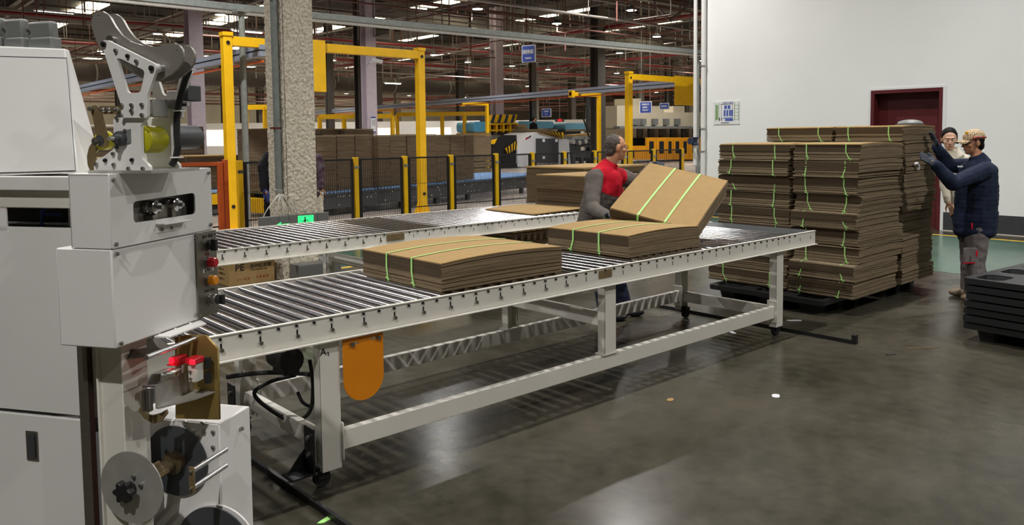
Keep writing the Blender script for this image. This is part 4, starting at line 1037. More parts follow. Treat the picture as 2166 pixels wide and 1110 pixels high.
f2 = rough_face((PX0, PY1, 0.0), (0, PY0-PY1, 0), (0, 0, 3.6), 40, 360, (-1, 0, 0), 5).build('plaster_face', mp, col, ang=80)
cond = empty('conduit', (4.07, 8.52, 0.9), label='grey steel conduit pipe clamped upright to the plastered column', cat='conduit')
MB().cyl((4.07, 8.52, 1.05), (4.07, 8.52, 9.0), 0.042, 18).build('pipe', M['galv'], cond)
MB().lathe([(0, 0.03), (0.03, 0.05), (0.07, 0.05), (0.075, 0.042)], (4.07, 8.52, 0.99), (0, 0, 1), 18).build('pipe_collar', M['zinc'], cond)
for z in (1.75, 3.2): MB().lathe([(0, 0.047), (0.02, 0.047)], (4.07, 8.52, z), (0, 0, 1), 16).box(3.99, 4.118, 8.5, 8.54, z, z+0.02).build('pipe_clamp', M['red_column'], cond)
rd = random.Random(9)
for k, (dx, dy) in enumerate(((-0.25, -0.10), (-0.22, -0.06), (-0.09, -0.12), (-0.05, -0.14), (0.02, -0.14), (0.10, -0.12), (-0.12, -0.1), (0.28, -0.16), (0.16, -0.14))):
    zend = 0.62 if k < 7 else 0.6
    pts = bez([(4.07, 8.52, 1.03), (4.06+dx*0.25, 8.44, 0.98), (4.06+dx*0.75+rd.uniform(-.02, .02), 8.50+dy, 0.86), (4.06+dx, 8.52+dy, 0.74), (4.06+dx*1.0, 8.52+dy, zend)], 6)
    tag(MB().tube(pts, 0.0055, 6).build('cable', M['cable_white'], base=(4.06+dx, 8.5+dy, zend)), 'thin pale cable hanging out of the conduit end at the column', 'cable', 'loose cables at the column')
tf = empty('tiled_plinth', (4.2, 8.3, 0), label='grey tiled plinth around the foot of the plastered column', cat='plinth')
for x0, x1 in ((3.73, 3.95), (3.955, 4.07), (4.075, 4.30), (4.305, 4.42), (4.425, 4.57)):
    MB().box(x0, x1, 8.30, 8.33, 0.60, 0.775+ (0.0 if x0 < 4 else 0.004)).build('tile', M['tile_grey'], tf, bevel=0.002)
MB().box(3.73, 4.57, 8.331, 8.36, 0.58, 0.778).box(4.0, 4.57, 8.36, 8.372, 0.765, 0.778).build('plinth_core', M['grey_paint'], tf)
pb = MB().box(4.10, 4.64, 8.16, 8.37, 0, 0.22).box(4.51, 4.64, 8.37, 8.98, 0, 0.22).build('plinth_base', M['tile_grey'], tf, bevel=0.006)
# lit emergency signs on the tiles
ar = empty('arrow_sign', (3.98, 8.298, 0.64), label='lit green arrow sign pointing left on the grey tiles', cat='sign')
MB().box(3.90, 4.09, 8.296, 8.2995, 0.625, 0.725).build('sign_face', M['tile_grey'], ar)
ax0, az = 3.905, 0.675
ap_ = [(ax0, 0), (ax0+0.07, 0.036), (ax0+0.06, 0.012), (ax0+0.165, 0.012), (ax0+0.165, -0.014), (ax0+0.06, -0.014), (ax0+0.07, -0.036)]
MB().prism([(x, 8.295, az+z) for x, z in ap_], (0, -0.003, 0)).build('arrow', M['green_lit'], ar, flat=True)
ex = empty('exit_sign', (4.26, 8.298, 0.62), label='lit green running-man exit sign on the grey tiles', cat='sign')
MB().box(4.18, 4.37, 8.290, 8.2995, 0.622, 0.762).build('sign_face', M['green_lit'], ex, bevel=0.003)
rm = MB()
yy = 8.2885
rm.box(4.20, 4.205, yy-.001, yy+.001, .63, .755).ball((4.262, yy, 0.738), (0.012, 0.002, 0.012), 10, 6)
for p, q, w in (((4.262, .724), (4.262, .685), .022), ((4.262, .718), (4.238, .70), .009), ((4.238, .70), (4.226, .678), .009), ((4.262, .718), (4.29, .71), .009), ((4.29, .71), (4.306, .686), .009), ((4.262, .688), (4.243, .665), .011), ((4.243, .665), (4.238, .632), .011), ((4.262, .688), (4.285, .668), .011), ((4.285, .668), (4.297, .64), .011)):
    rm.bar((p[0], yy, p[1]), (q[0], yy, q[1]), w, 0.002, (0, 1, 0))
rm.box(4.318, 4.322, yy-.001, yy+.001, .63, .755).box(4.322, 4.355, yy-.001, yy+.001, .749, .755)
rm.build('running_figure', M['dark_grey'], ex, flat=True)

# printed carton under the far conveyor
bx = empty('carton', (3.76, 8.75, 0), label='brown carton printed PE standing on the floor beside the column', cat='carton')
cx0, cx1, cy0, cy1, ch_ = 3.49, 4.03, 8.62, 8.93, 0.29
MB().box(cx0, cx1, cy0, cy1, 0, ch_).build('box_body', M['cardboard'], bx, bevel=0.004)
MB().box(cx0+0.005, (cx0+cx1)/2-0.003, cy0+0.004, cy1-0.004, ch_, ch_+0.004).build('box_flap', M['cardboard'], bx); MB().box((cx0+cx1)/2+0.003, cx1-0.005, cy0+0.004, cy1-0.004, ch_, ch_+0.004).build('box_flap', M['cardboard'], bx)
yv = cy0-0.001
text('printed_letters', 'PE', 0.105, M['ink'], bx, (cx0+0.075, yv, 0.165), (1, 0, 0), (0, 0, 1), bold=0.002)
text('printed_letters', '\u81ea\u52a8\u7ed3\u675f\u5e26', 0.052, M['ink'], bx, (cx0+0.245, yv, 0.185), (1, 0, 0), (0, 0, 1), bold=0.001)
text('printed_letters', 'Auto-packing rope', 0.026, M['ink'], bx, (cx0+0.255, yv, 0.155), (1, 0, 0), (0, 0, 1), bold=0.0006)
text('printed_letters', '\u5c0f \u5fc3 \u8f7b \u653e', 0.032, M['red_ink'], bx, (cx0+0.09, yv, 0.055), (1, 0, 0), (0, 0, 1))
text('printed_letters', '\u5305 \u88c5 \u8010 \u78e8', 0.032, M['red_ink'], bx, (cx0+0.315, yv, 0.062), (1, 0, 0), (0, 0, 1))
for k, z in enumerate((0.22, 0.17, 0.12, 0.06)): text('printed_letters', '\u54c1\u540d\u89c4\u683c'[:4-k % 2]+' \u25a1\u25a1', 0.03, M['ink'], bx, (cx0-0.001, cy1-0.03, z), (0, -1, 0), (0, 0, 1))

# ------------------------------------------------------------------ yellow gantries
def gantry(name, label, x0, x1, y, h, w=0.13, panel=None, open_right=False):
    g = empty(name, ((x0+x1)/2, y, 0), label=label, cat='gantry')
    for x in ((x0, x1) if not open_right else (x0, x1)):
        p = MB().box(x-w/2, x+w/2, y-w/2, y+w/2, 0, h)
        for s in (-1, 1): p.prism([(x+s*w/2, y-0.01, 0.0), (x+s*(w/2+0.14), y-0.01, 0.0), (x+s*w/2, y-0.01, 0.32)], (0, 0.02, 0))
        p.box(x-w, x+w, y-w, y+w, 0, 0.02)
        po = p.build('post', M['yellow'], g, bevel=0.006)
        MB().box(x-w/2-0.015, x+w/2+0.015, y-w/2-0.015, y+w/2+0.015, h-0.02, h+0.05).build('post_cap', M['yellow'], po, bevel=0.004)
        for z in (0.42, h-0.14): MB().cyl((x, y-w/2-0.012, z), (x, y-w/2, z), 0.035, 10).build('post_bolt', M['black_iron'], po)
    MB().box(x0+w/2, x1-w/2, y-w/2+0.01, y+w/2-0.01, h-0.19, h-0.02).build('beam', M['yellow'], g, bevel=0.006)
    if panel:
        px0, px1, z0, z1 = panel
        MB().box(px0, px1, y-w/2-0.03, y-w/2-0.005, z0, z1).build('hanging_panel', M['yellow'], g, bevel=0.003)
    return g
gantry('yellow_gantry', 'yellow steel gantry with hanging panel behind the plastered column', 5.85, 10.1, 14.2, 3.52, 0.16, (7.0, 7.78, 2.55, 3.55))
gantry('yellow_gantry', 'yellow steel gantry with hanging panel next to the white wall corner', 18.6, 23.9, 15.45, 3.5, 0.17, (20.73, 21.72, 2.59, 3.51))
def t_post(label, x, y, h, w=0.13, arm=1.6, base=0):
    g = empty('rail_post', (x, y, 0), label=label, cat='post', group='yellow rail posts')
    MB().box(x-w/2, x+w/2, y-w/2, y+w/2, 0, h).build('post', M['yellow'], g, bevel=0.005)
    MB().box(x-arm, x+w/2, y-w/2, y+w/2, h+0.06, h+0.2).box(x-arm, x-arm+0.16, y-w/2-0.03, y+w/2+0.03, h+0.0, h+0.26).box(x-w/2, x+w/2, y-w/2, y+w/2, h, h+0.06).build('arm', M['yellow'], g, bevel=0.005)
t_post('yellow rail post standing behind the worker in red and grey', 23.35, 20.9, 3.1)
t_post('yellow rail post beside the end of the wall of cardboard stacks', 24.9, 29.5, 3.1)
t_post('yellow rail post beside the lilac hall column', 25.4, 38.5, 3.1)
# overhead busbar rails
def long_rail(label, p0, p1, red=True):
    r = empty('busbar_rail', p0, label=label, cat='rail')
    p0, p1 = Vector(p0), Vector(p1)
    for k, dz in enumerate((0.0, 0.12)):
        MB().bar(p0+Vector((0, 0, dz)), p1+Vector((0, 0, dz)), 0.13, 0.09).build('busbar', M['rail_blue'], r, flat=True)
    MB().bar(p0+Vector((0, 0, 0.06)), p1+Vector((0, 0, 0.06)), 0.08, 0.04).build('busbar_core', M['dark_grey'], r, flat=True)
    if red: MB().bar(p0-Vector((0, 0, 0.14)), p1-Vector((0, 0, 0.14)), 0.035, 0.035).build('red_strip', M['orange_red'], r, flat=True)
long_rail('grey overhead busbar rail running away from the gantry at left', (6.5, 14.1, 3.22), (6.95, 46, 3.22))
long_rail('grey overhead busbar rail running back from the wall-side gantry', (21.65, 15.65, 3.28), (25.0, 48, 3.28))
# long cable trunking on two poles, crossing above everything
tk = empty('overhead_trunking', (6.6, 14.55, 0), label='long grey overhead trunking carried on two steel poles', cat='trunking')
tpts = [Vector((-6+k*2.0, 14.6+0.18*math.sin(k*0.32), 4.17-0.05*math.sin(k*0.22))) for k in range(15)]
for k in range(14):
    MB().bar(tpts[k], tpts[k+1], 0.2, 0.12).build('trunking_segment', M['galv'], tk, flat=True)
    MB().bar(tpts[k]-Vector((0, 0.06, 0.11)), tpts[k+1]-Vector((0, 0.06, 0.11)), 0.1, 0.04).build('trunking_lip', M['zinc'], tk, flat=True)
for x in (6.28, at(1476, 200, y=14.5).x): MB().cyl((x, 14.5, 0), (x, 14.5, 4.08), 0.06, 14).build('pole', M['galv'], tk); MB().box(x-0.12, x+0.12, 14.38, 14.72, 4.0, 4.06).build('pole_head', M['galv'], tk)

# ------------------------------------------------------------------ wire safety fence
fence = empty('safety_fence', (8.5, 10.5, 0), label='low wire mesh safety fence with yellow posts between the conveyors and stacks', cat='fence')
fx = [4.45, 5.35, 6.25, 7.14, 8.06, 9.05, 9.92, 10.75, 11.6, 12.5, 13.45, 14.45]
FYY = 10.5
for i, x in enumerate(fx):
    p = MB().box(x-0.035, x+0.035, FYY-0.035, FYY+0.035, 0, 1.35).build('post', M['yellow'], fence, bevel=0.003)
    for z in (0.3, 1.2): MB().box(x-0.04, x+0.04, FYY-0.042, FYY-0.036, z-0.02, z+0.02).build('clip', M['steel'], p)
for xa, xb in zip(fx[:-1], fx[1:]):
    a, b = xa+0.06, xb-0.05
    fr = MB().box(a, a+0.035, FYY-0.02, FYY+0.02, 0.1, 1.33).box(b-0.025, b, FYY-0.02, FYY+0.02, 0.1, 1.33).box(a+0.035, b-0.025, FYY-0.012, FYY+0.012, 1.305, 1.33).box(a+0.035, b-0.025, FYY-0.012, FYY+0.012, 0.1, 0.125).box(a+0.035, b-0.025, FYY-0.006, FYY+0.006, 0.52, 0.535).build('panel_frame', M['black_iron'], fence, flat=True)
    wr = MB(); x = a+0.05
    while x < b-0.03: wr.box(x-0.0022, x+0.0022, FYY-0.0022, FYY+0.0022, 0.125, 1.305); x += 0.033
    for z in (0.3, 0.9): wr.box(a+0.035, b-0.025, FYY+0.0025, FYY+0.006, z-0.003, z+0.003)
    tag(wr.build('wire_mesh', M['black_iron'], fence, flat=True), kind='stuff')
of = empty('orange_railing', (4.3, 10.9, 0), label='orange steel railing gate left of the yellow gantry post', cat='railing')
def opt(u, v): return at(u, v, y=10.9)
a, b = opt(449, 345), opt(479, 482)
for u, w_ in ((466, 0.07), (478, 0.06)):
    p = opt(u, 400); MB().box(p.x-w_/2, p.x+w_/2, 10.87, 10.93, 0, 1.36 if u == 478 else 1.33).build('post', M['orange_red'], of, bevel=0.004)
MB().box(2.9, opt(466, 400).x, 10.88, 10.92, 1.28, 1.33).build('top_bar', M['orange_red'], of); MB().box(2.9, opt(478, 400).x, 10.88, 10.92, 0.08, 0.13).build('bottom_bar', M['orange_red'], of)
for z in (0.25, 0.42, 0.6): MB().box(2.9, opt(466, 400).x, 10.895, 10.905, z, z+0.018).build('mid_bar', M['black_iron'], of)

# ------------------------------------------------------------------ blue roller line with the wall of cardboard stacks
B0 = at(672, 410, z=0.5); B1 = at(1020, 380, z=0.5); bd = (B1-B0); bd.z = 0; bL = bd.length; bd.normalize(); bang = math.atan2(bd.y, bd.x)
bn = Vector((-bd.y, bd.x, 0))
BC = empty('blue_roller_conveyor', B0+bn*0.9-Vector((0, 0, 0.5)), bang, label='low conveyor with blue rollers and dark frame under the wall of stacks', cat='conveyor')
BF = Matrix.Translation(Vector((B0.x, B0.y, 0))) @ Matrix.Rotation(bang, 4, 'Z')
BL = bL+3.4
for yy in (0.0, 2.3):
    MB(BF).box(-0.2, BL, yy-0.03, yy+0.03, 0.16, 0.48).box(-0.2, BL, yy-0.07, yy+0.03, 0.45, 0.48).build('side_frame', M['dark_grey'], BC, flat=True)
me = MB().cyl((0, 0.04, 0), (0, 2.26, 0), 0.035, 10).mesh('roller'); me.materials.append(M['blue_roller']); smooth(me)
k = 0
while -0.1+k*0.105 < BL:
    link('roller', me, None, BC, BF @ Matrix.Translation((-0.1+k*0.105, 0, 0.49))); k += 1
for k in range(7): MB(BF).box(k*1.3, k*1.3+0.1, 0.02, 0.12, 0, 0.2).build('foot', M['dark_grey'], BC)
bb = MB(BF)
for k in range(46): bb.cyl((random.uniform(0, BL), -0.045, random.choice((0.24, 0.34, 0.4))), (0, 0, 0), 0) if False else bb.box(*(lambda x, z: (x, x+0.022, -0.04, -0.03, z, z+0.022))(random.uniform(0, BL), random.choice((0.22, 0.33, 0.4))))
tag(bb.build('frame_bolts', M['white_print'], BC, flat=True), kind='stuff')
MB(BF).box(-0.55, -0.2, 0.0, 2.3, 0.1, 0.38).build('end_guard', M['yellow'], BC)
edges = (640, 672, 715, 754, 792, 828, 863, 893, 925, 955, 985, 1004)
def bpar(u):   # distance along the blue line under a pixel column
    r = ray(u, 400); n2 = bn; t = ((B0-EYE).dot(n2)+0.12)/r.dot(n2); p = EYE+r*t; return (p-B0).dot(bd)
names = ['first', 'second', 'third', 'fourth', 'fifth', 'sixth', 'seventh', 'eighth', 'ninth', 'tenth', 'eleventh']
for i, (u0, u1) in enumerate(zip(edges[:-1], edges[1:])):
    s0, s1 = bpar(u0), bpar(u1); L = s1-s0-0.02; c = BF @ Vector(((s0+s1)/2, 0.12+0.5+0.01*(i % 3), 0.528))
    hh = 1.16+0.012*((i*5) % 4)
    plain_stack('%s tall cardboard stack from the left on the blue roller line' % names[i], c, round(L, 3), 1.0, hh, 44, bang, 300+i, group='stacks on the blue roller line', edge='cardboard_deep', top='cardboard_dark', jit=0.005)
    c2 = BF @ Vector(((s0+s1)/2+0.02, 0.12+0.5+1.08, 0.528))
    if i < 6: plain_stack('%s cardboard stack from the left in the rear row of the blue line' % names[i], c2, round(L, 3), 1.0, 1.34, 40, bang, 330+i, group='rear stacks on the blue roller line', edge='cardboard_deep', top='cardboard_dark', jit=0.005)
# left: yellow and blue roller line with brown stacks
LC = empty('yellow_roller_conveyor', (6.2, 17.6, 0), label='yellow framed conveyor with blue rollers at left beyond the orange railing', cat='conveyor')
lx0, lx1, ly = 3.4, 7.5, 17.0
MB().box(lx0, lx1, ly-0.05, ly, 0.25, 0.47).build('side_frame', M['yellow'], LC); MB().box(lx0, lx1, ly+2.2, ly+2.25, 0.25, 0.47).build('side_frame', M['yellow'], LC)
MB().box(lx0, lx1, ly-0.02, ly+2.2, 0.14, 0.25).build('under_frame', M['black_iron'], LC)
me2 = MB().cyl((0, 0, 0), (lx1-lx0, 0, 0), 0.05, 10).mesh('roller'); me2.materials.append(M['blue_roller']); smooth(me2)
for k in range(9): link('roller', me2, None, LC, Matrix.Translation((lx0, ly+0.06+k*0.26, 0.52)))
for i, (xa, xb) in enumerate(((3.5, 4.8), (4.85, 6.1), (6.15, 7.4))):
    plain_stack('%s low brown cardboard stack from the left on the yellow framed line' % names[i], ((xa+xb)/2, ly+0.85, 0.575), xb-xa, 1.3, 0.72, 26, 0, 340+i, group='low stacks on the yellow framed line', edge='cardboard_deep', top='cardboard')
    plain_stack('%s tall brown cardboard stack from the left behind the yellow framed line' % names[i], ((xa+xb)/2, ly+3.3, 0.006), xb-xa-0.02, 1.6, 1.96, 40, 0, 350+i, group='tall stacks behind the yellow framed line', edge='cardboard_deep', top='cardboard_dark')

# ------------------------------------------------------------------ white wall fittings
po = empty('floor_plan_poster', (WX, 9.18, 2.08), label='white plan sheet with green and blue floor map on the white wall', cat='poster')
py0, py1, pz0, pz1 = 8.875, 9.488, 1.845, 2.315
MB().box(WX-0.012, WX-0.002, py0, py1, pz0, pz1).build('sheet', M['white_print'], po)
mk('map_green', (112, 150, 84), 0.6); mk('map_blue', (70, 92, 170), 0.6)
def onmap(u, v): return (WX-0.0125, py1-(py1-py0)*u, pz0+(pz1-pz0)*v)
def mrect(mb, u0, u1, v0, v1):
    a, b = onmap(u0, v0), onmap(u1, v1); mb.box(WX-0.0135, WX-0.012, min(a[1], b[1]), max(a[1], b[1]), a[2], b[2])
g = MB(); bl = MB(); bk_ = MB()
for u in (0.07, 0.2, 0.8, 0.95): mrect(g, u, u+0.02, 0.15, 0.92)
for v in (0.2, 0.35, 0.5, 0.65, 0.8): mrect(g, 0.8, 0.97, v, v+0.015)
mrect(g, 0.1, 0.17, 0.2, 0.85)
for u in (0.4, 0.5, 0.6, 0.68): mrect(bl, u, u+0.07, 0.35, 0.62)
for u in (0.42, 0.55): mrect(bl, u, u+0.1, 0.66, 0.82)
mrect(bl, 0.45, 0.76, 0.14, 0.24); mrect(bl, 0.38, 0.74, 0.25, 0.29)
mrect(bk_, 0.27, 0.74, 0.86, 0.88); mrect(bk_, 0.3, 0.31, 0.3, 0.86); mrect(bk_, 0.73, 0.74, 0.3, 0.86); mrect(bk_, 0.3, 0.6, 0.05, 0.08); mrect(bk_, 0.22, 0.25, 0.16, 0.3); mrect(bk_, 0.3, 0.33, 0.16, 0.28)
g.build('map_green_lines', M['map_green'], po, flat=True); bl.build('map_blue_blocks', M['map_blue'], po, flat=True); bk_.build('map_black_lines', M['ink'], po, flat=True)
text('map_title', '\u758f\u6563\u793a\u610f\u56fe', 0.05, M['map_blue'], po, (WX-0.0128, 9.27, 2.262), (0, -1, 0), (0, 0, 1), 0.0004)
fpi = empty('standpipe', (WX-0.08, 9.68, 0), label='white standpipe with blue valve at the corner of the white wall', cat='pipe')
MB().cyl((WX-0.07, 9.70, 0), (WX-0.07, 9.70, 9.0), 0.05, 14).build('pipe', M['white_paint'], fpi)
MB().cyl((WX-0.07, 9.90, 1.0), (WX-0.07, 9.90, 9.0), 0.04, 14).build('pipe', M['white_paint'], fpi)
vv = MB().lathe([(0, 0.07), (0.03, 0.07), (0.05, 0.05), (0.12, 0.05), (0.14, 0.07), (0.17, 0.07)], (WX-0.07, 9.90, 1.42), (0, 0, 1), 16).build('valve', M['navy'], fpi)
MB().lathe([(0, 0.02), (0.1, 0.02), (0.105, 0.07), (0.125, 0.07)], (WX-0.12, 9.90, 1.505), (-1, 0, 0), 14).build('valve_wheel', M['navy'], vv)
for z in (1.28, 1.75, 3.05): MB().lathe([(0, 0.062), (0.03, 0.062)], (WX-0.07, 9.70, z), (0, 0, 1), 14).build('pipe_coupling', M['zinc'], fpi)
MB().tube(bez([at(1470, 310, y=10.1), at(1480, 330, y=10.1), at(1478, 360, y=10.1), at(1476, 400, y=10.1)]), 0.03, 10).build('hose', M['galv'], fpi)

# ------------------------------------------------------------------ small scraps on the floor
for (u, v, L, W, rz, mm, lab) in ((1641, 838, 0.07, 0.05, 0.4, 'white_print', 'small white paper scrap on the floor in front of the conveyor'), (1418, 846, 0.06, 0.04, 0.2, 'cardboard', 'small brown cardboard scrap on the floor in front of the conveyor'), (1550, 704, 0.09, 0.04, 0.9, 'white_print', 'white paper scrap on the floor under the end of the near conveyor'), (1885, 750, 0.09, 0.02, -0.4, 'ink', 'dark thin scrap on the floor near the stacked pallets'), (1953, 736, 0.3, 0.008, -0.62, 'cardboard_edge', 'thin pale stick on the floor near the stacked pallets'), (690, 1100, 0.09, 0.03, 0.3, 'strap', 'green strap scrap on the floor beside the first floor rail'), (1680, 678, 0.14, 0.03, -0.8, 'white_print', 'white plastic strip on the floor by the last conveyor leg')):
    p = at(u, v, z=0); rd = random.Random(u); out = []
    for k in range(8):
        t = 2*math.pi*k/8+0.2; c, s = math.cos(t), math.sin(t); q = 1/max(abs(c), abs(s)); j = rd.uniform(.8, 1.05)
        out.append(Matrix.Rotation(rz-YAW*0, 3, 'Z') @ Vector((c*q*j*L/2, s*q*j*W/2, 0)) + p + Vector((0, 0, 0.001)))
    tag(MB().prism(out, (0, 0, 0.004)).build('floor_scrap', M[mm], base=p, flat=True), lab, 'scrap')

# small fittings: paper tag in the load, cloth cap on the load, camera and tube lamps of the hall
tg = MB().tube([at(1934, 347, y=3.16), at(1940, 345, y=3.15), at(1944, 352, y=3.15), at(1942, 359, y=3.155)], 0.012, 8)
tag(tg.build('paper_tag', M['white_print'], base=at(1940, 352, y=3.16)), 'small curled white paper tag stuck in the side of the tall load', 'tag')
cp_ = at(1925, 266, x=8.45); cz_ = zl+n_b*Hb+0.012
hb_ = empty('grey_cover', (cp_.x, cp_.y, cz_), label='low grey rounded cover lying on top of the tall load', cat='cover')
MB().lathe([(0, 0.115), (0.012, 0.12), (0.03, 0.105), (0.045, 0.06), (0.05, 0.01)], (cp_.x, cp_.y, cz_), (0, 0, 1), 20).build('crown', M['grey_paint'], hb_)
MB().lathe([(0, 0.135), (0.006, 0.135)], (cp_.x, cp_.y, cz_-0.004), (0, 0, 1), 20).build('rim', M['grey_paint'], hb_)
sc0 = at(783, 132, y=28.37)
cc_ = empty('security_camera', sc0, label='white security camera on the lilac hall column', cat='camera')
MB().bar(sc0+Vector((0, 0, 0)), sc0+Vector((0.1, -0.35, 0.02)), 0.05, 0.05).build('bracket', M['white_print'], cc_)
MB().cyl(sc0+Vector((-0.1, -0.3, 0.08)), sc0+Vector((0.3, -0.45, 0.0)), 0.08, 12).build('camera_body', M['white_print'], cc_)
mk('tube_lit', (250, 250, 245), 0.4, emit=6.0)
for lab, (u, v), d in (('long white tube lamp at the upper left of the hall', (115, 26), 33), ('long white tube lamp above the left gantry post', (523, 66), 36), ('short bright tube lamp between column and right gantry post', (831, 176), 60)):
    p = at(u, v, d=d); tl_ = empty('tube_lamp', p, label=lab, cat='lamp')
    MB().box(p.x-0.75, p.x+0.75, p.y-0.08, p.y+0.08, p.z, p.z+0.07).build('housing', M['white_print'], tl_)
    MB().cyl((p.x-0.7, p.y, p.z-0.03), (p.x+0.7, p.y, p.z-0.03), 0.03, 10).build('tube', M['tube_lit'], tl_)
    for dx in (-0.6, 0.6): MB().cyl((p.x+dx, p.y, p.z+0.07), (p.x+dx, p.y, CEIL-0.1), 0.01, 5).build('hanger_rod', M['hall_steel'], tl_)

# ------------------------------------------------------------------ far machines of the hall
mk('machine_white', (208, 210, 214), 0.45, var=0.04)
mk('hazard_black', (24, 24, 24), 0.5)
def quadface(name, pts_px, y, depth, m, parent, bevel=0.0, flat=True):
    """solid body whose front outline is given in pixels on the plane y, extruded back by depth"""
    pts = [at(u, v, y=y) for u, v in pts_px]
    return MB().prism(pts, (0, depth, 0)).build(name, m, parent, flat=flat)
Z5 = lambda x, y: (980+x*0.24, 180+y*0.24)
FYM = at(1150, 352, z=0).y
wm_ = empty('folder_machine', at(1150, 352, z=0), label='white and black converting machine with hazard stripes in the hall', cat='machine')
quadface('white_side', [Z5(*p) for p in ((475, 720), (475, 530), (600, 430), (650, 415), (860, 470), (930, 480), (945, 700), (945, 720))], FYM, 2.2, M['machine_white'], wm_)
cab = quadface('control_cabinet', [Z5(*p) for p in ((652, 684), (652, 470), (840, 470), (840, 684))], FYM-0.12, 0.12, M['dark_grey'], wm_)
for x0, y0 in ((700, 475), (812, 475), (700, 625)): quadface('cabinet_plate', [Z5(*p) for p in ((x0, y0), (x0+20, y0), (x0+20, y0+25), (x0, y0+25))], FYM-0.14, 0.02, M['white_print'], cab)
for x0 in (722, 768): quadface('cabinet_latch', [Z5(*p) for p in ((x0, 540), (x0+5, 540), (x0+5, 575), (x0, 575))], FYM-0.14, 0.02, M['steel'], cab)
def hazard(poly, n, slant, y, parent):
    """yellow board with black slanted stripes as separate pieces"""
    (x0, y0), (x1, y1), (x2, y2), (x3, y3) = poly     # TL TR BR BL
    quadface('hazard_board', [Z5(*p) for p in poly], y, 0.05, M['yellow'], parent)
    for i in range(n):
        f0, f1 = (i+0.1)/n, (i+0.55)/n; sl = slant/n
        lerp = lambda a, b, t: a+(b-a)*t
        cl = lambda t: min(1, max(0, t))
        q = [(lerp(x0, x1, cl(f0+sl)), lerp(y0, y1, cl(f0+sl))), (lerp(x0, x1, cl(f1+sl)), lerp(y0, y1, cl(f1+sl))), (lerp(x3, x2, f1), lerp(y3, y2, f1)), (lerp(x3, x2, f0), lerp(y3, y2, f0))]
        quadface('hazard_stripe', [Z5(*p) for p in q], y-0.03, 0.03, M['hazard_black'], parent)
hazard(((660, 415), (885, 415), (880, 472), (790, 450)), 8, -0.4, FYM-0.06, wm_)
hazard(((372, 560), (475, 490), (475, 560), (395, 605)), 4, 0.5, FYM-0.06, wm_)
quadface('dark_body', [Z5(*p) for p in ((250, 700), (240, 520), (330, 440), (470, 440), (474, 720))], FYM+0.1, 2.0, M['black_iron'], wm_)
quadface('dark_base', [Z5(*p) for p in ((300, 740), (300, 690), (474, 690), (474, 745))], FYM-0.3, 0.4, M['black_iron'], wm_)
quadface('yellow_cover', [Z5(*p) for p in ((245, 520), (250, 485), (300, 470), (275, 520))], FYM+0.05, 0.05, M['yellow'], wm_)
quadface('maker_plate', [Z5(*p) for p in ((552, 482), (550, 468), (574, 455), (576, 469))], FYM-0.02, 0.02, M['red_paint'], wm_)
quadface('maker_plate', [Z5(*p) for p in ((578, 467), (576, 453), (596, 443), (598, 456))], FYM-0.02, 0.02, M['dark_grey'], wm_)
# delivery section to the right: frame, belts and rollers
ds = empty('delivery_table', at(1240, 356, z=0), label='grey delivery table of belts and rollers beside the white converting machine', cat='machine')
for (x0, x1, y0, y1, dd, mm) in ((960, 1215, 455, 478, 1.6, 'grey_paint'), (960, 1215, 520, 545, 1.4, 'dark_grey'), (960, 1215, 590, 640, 1.4, 'dark_grey'), (960, 1215, 650, 668, 1.2, 'black_iron')):
    quadface('belt_frame', [Z5(*p) for p in ((x0, y1), (x0, y0), (x1, y0-14), (x1, y1))], FYM+0.2, dd, M[mm], ds)
for k in range(9):
    p = at(*Z5(975+k*27, 500+6*math.sin(k)), y=FYM+0.1); MB().cyl(p, p+Vector((0, 1.2, 0)), 0.14, 12).build('belt_roller', M['dark_grey' if k % 2 else 'zinc'], ds)
for x in (965, 1040, 1120, 1190): quadface('table_leg', [Z5(*p) for p in ((x, 720), (x, 640), (x+22, 640), (x+22, 720))], FYM+0.15, 0.2, M['dark_grey'], ds)
for k in range(3): quadface('board_on_belt', [Z5(*p) for p in ((962, 458-k*7), (962, 454-k*7), (1210, 432-k*7), (1210, 438-k*7))], FYM+0.3+k*0.1, 1.0, M['cardboard'], ds)
for k, (x, y0) in enumerate(((1040, 300), (1100, 300))): MB().tube([at(*Z5(x+20, y0), y=FYM), at(*Z5(x+45, y0+70), y=FYM), at(*Z5(x+65, y0+150), y=FYM), at(*Z5(x+110, y0+190), y=FYM)], 0.05, 6).build('hose', M['black_rubber'], ds)
# yellow and navy feeder
fd = empty('sheet_feeder', at(1060, 352, z=0), label='yellow sheet feeder with a row of navy inclined rollers', cat='machine')
FF = FYM+2.6
for k in range(5): quadface('feeder_column', [Z5(*p) for p in ((230+k*60, 415), (230+k*60, 340), (245+k*60, 340), (245+k*60, 415))], FF, 0.3, M['yellow'], fd)
for y0, y1 in ((335, 348), (390, 402)): quadface('feeder_rail', [Z5(*p) for p in ((226, y1+4), (226, y0+4), (480, y0-4), (480, y1-4))], FF-0.05, 0.3, M['yellow'], fd)
for k in range(4):
    quadface('feeder_head', [Z5(*p) for p in ((240+k*58, 332), (262+k*58, 262), (292+k*58, 258), (272+k*58, 330))], FF-0.1, 1.0, M['navy'], fd)
    quadface('head_arm', [Z5(*p) for p in ((228+k*58, 330), (250+k*58, 262), (262+k*58, 262), (240+k*58, 330))], FF-0.15, 0.2, M['yellow'], fd)
    quadface('head_arm', [Z5(*p) for p in ((272+k*58, 330), (292+k*58, 258), (302+k*58, 258), (282+k*58, 330))], FF-0.15, 0.2, M['yellow'], fd)
quadface('feeder_body', [Z5(*p) for p in ((228, 418), (228, 350), (480, 342), (480, 415))], FF+0.3, 1.0, M['black_iron'], fd)
for x in (240, 455): quadface('feeder_leg', [Z5(*p) for p in ((x, 720), (x, 415), (x+20, 415), (x+20, 720))], FF+0.3, 0.3, M['black_iron'], fd)
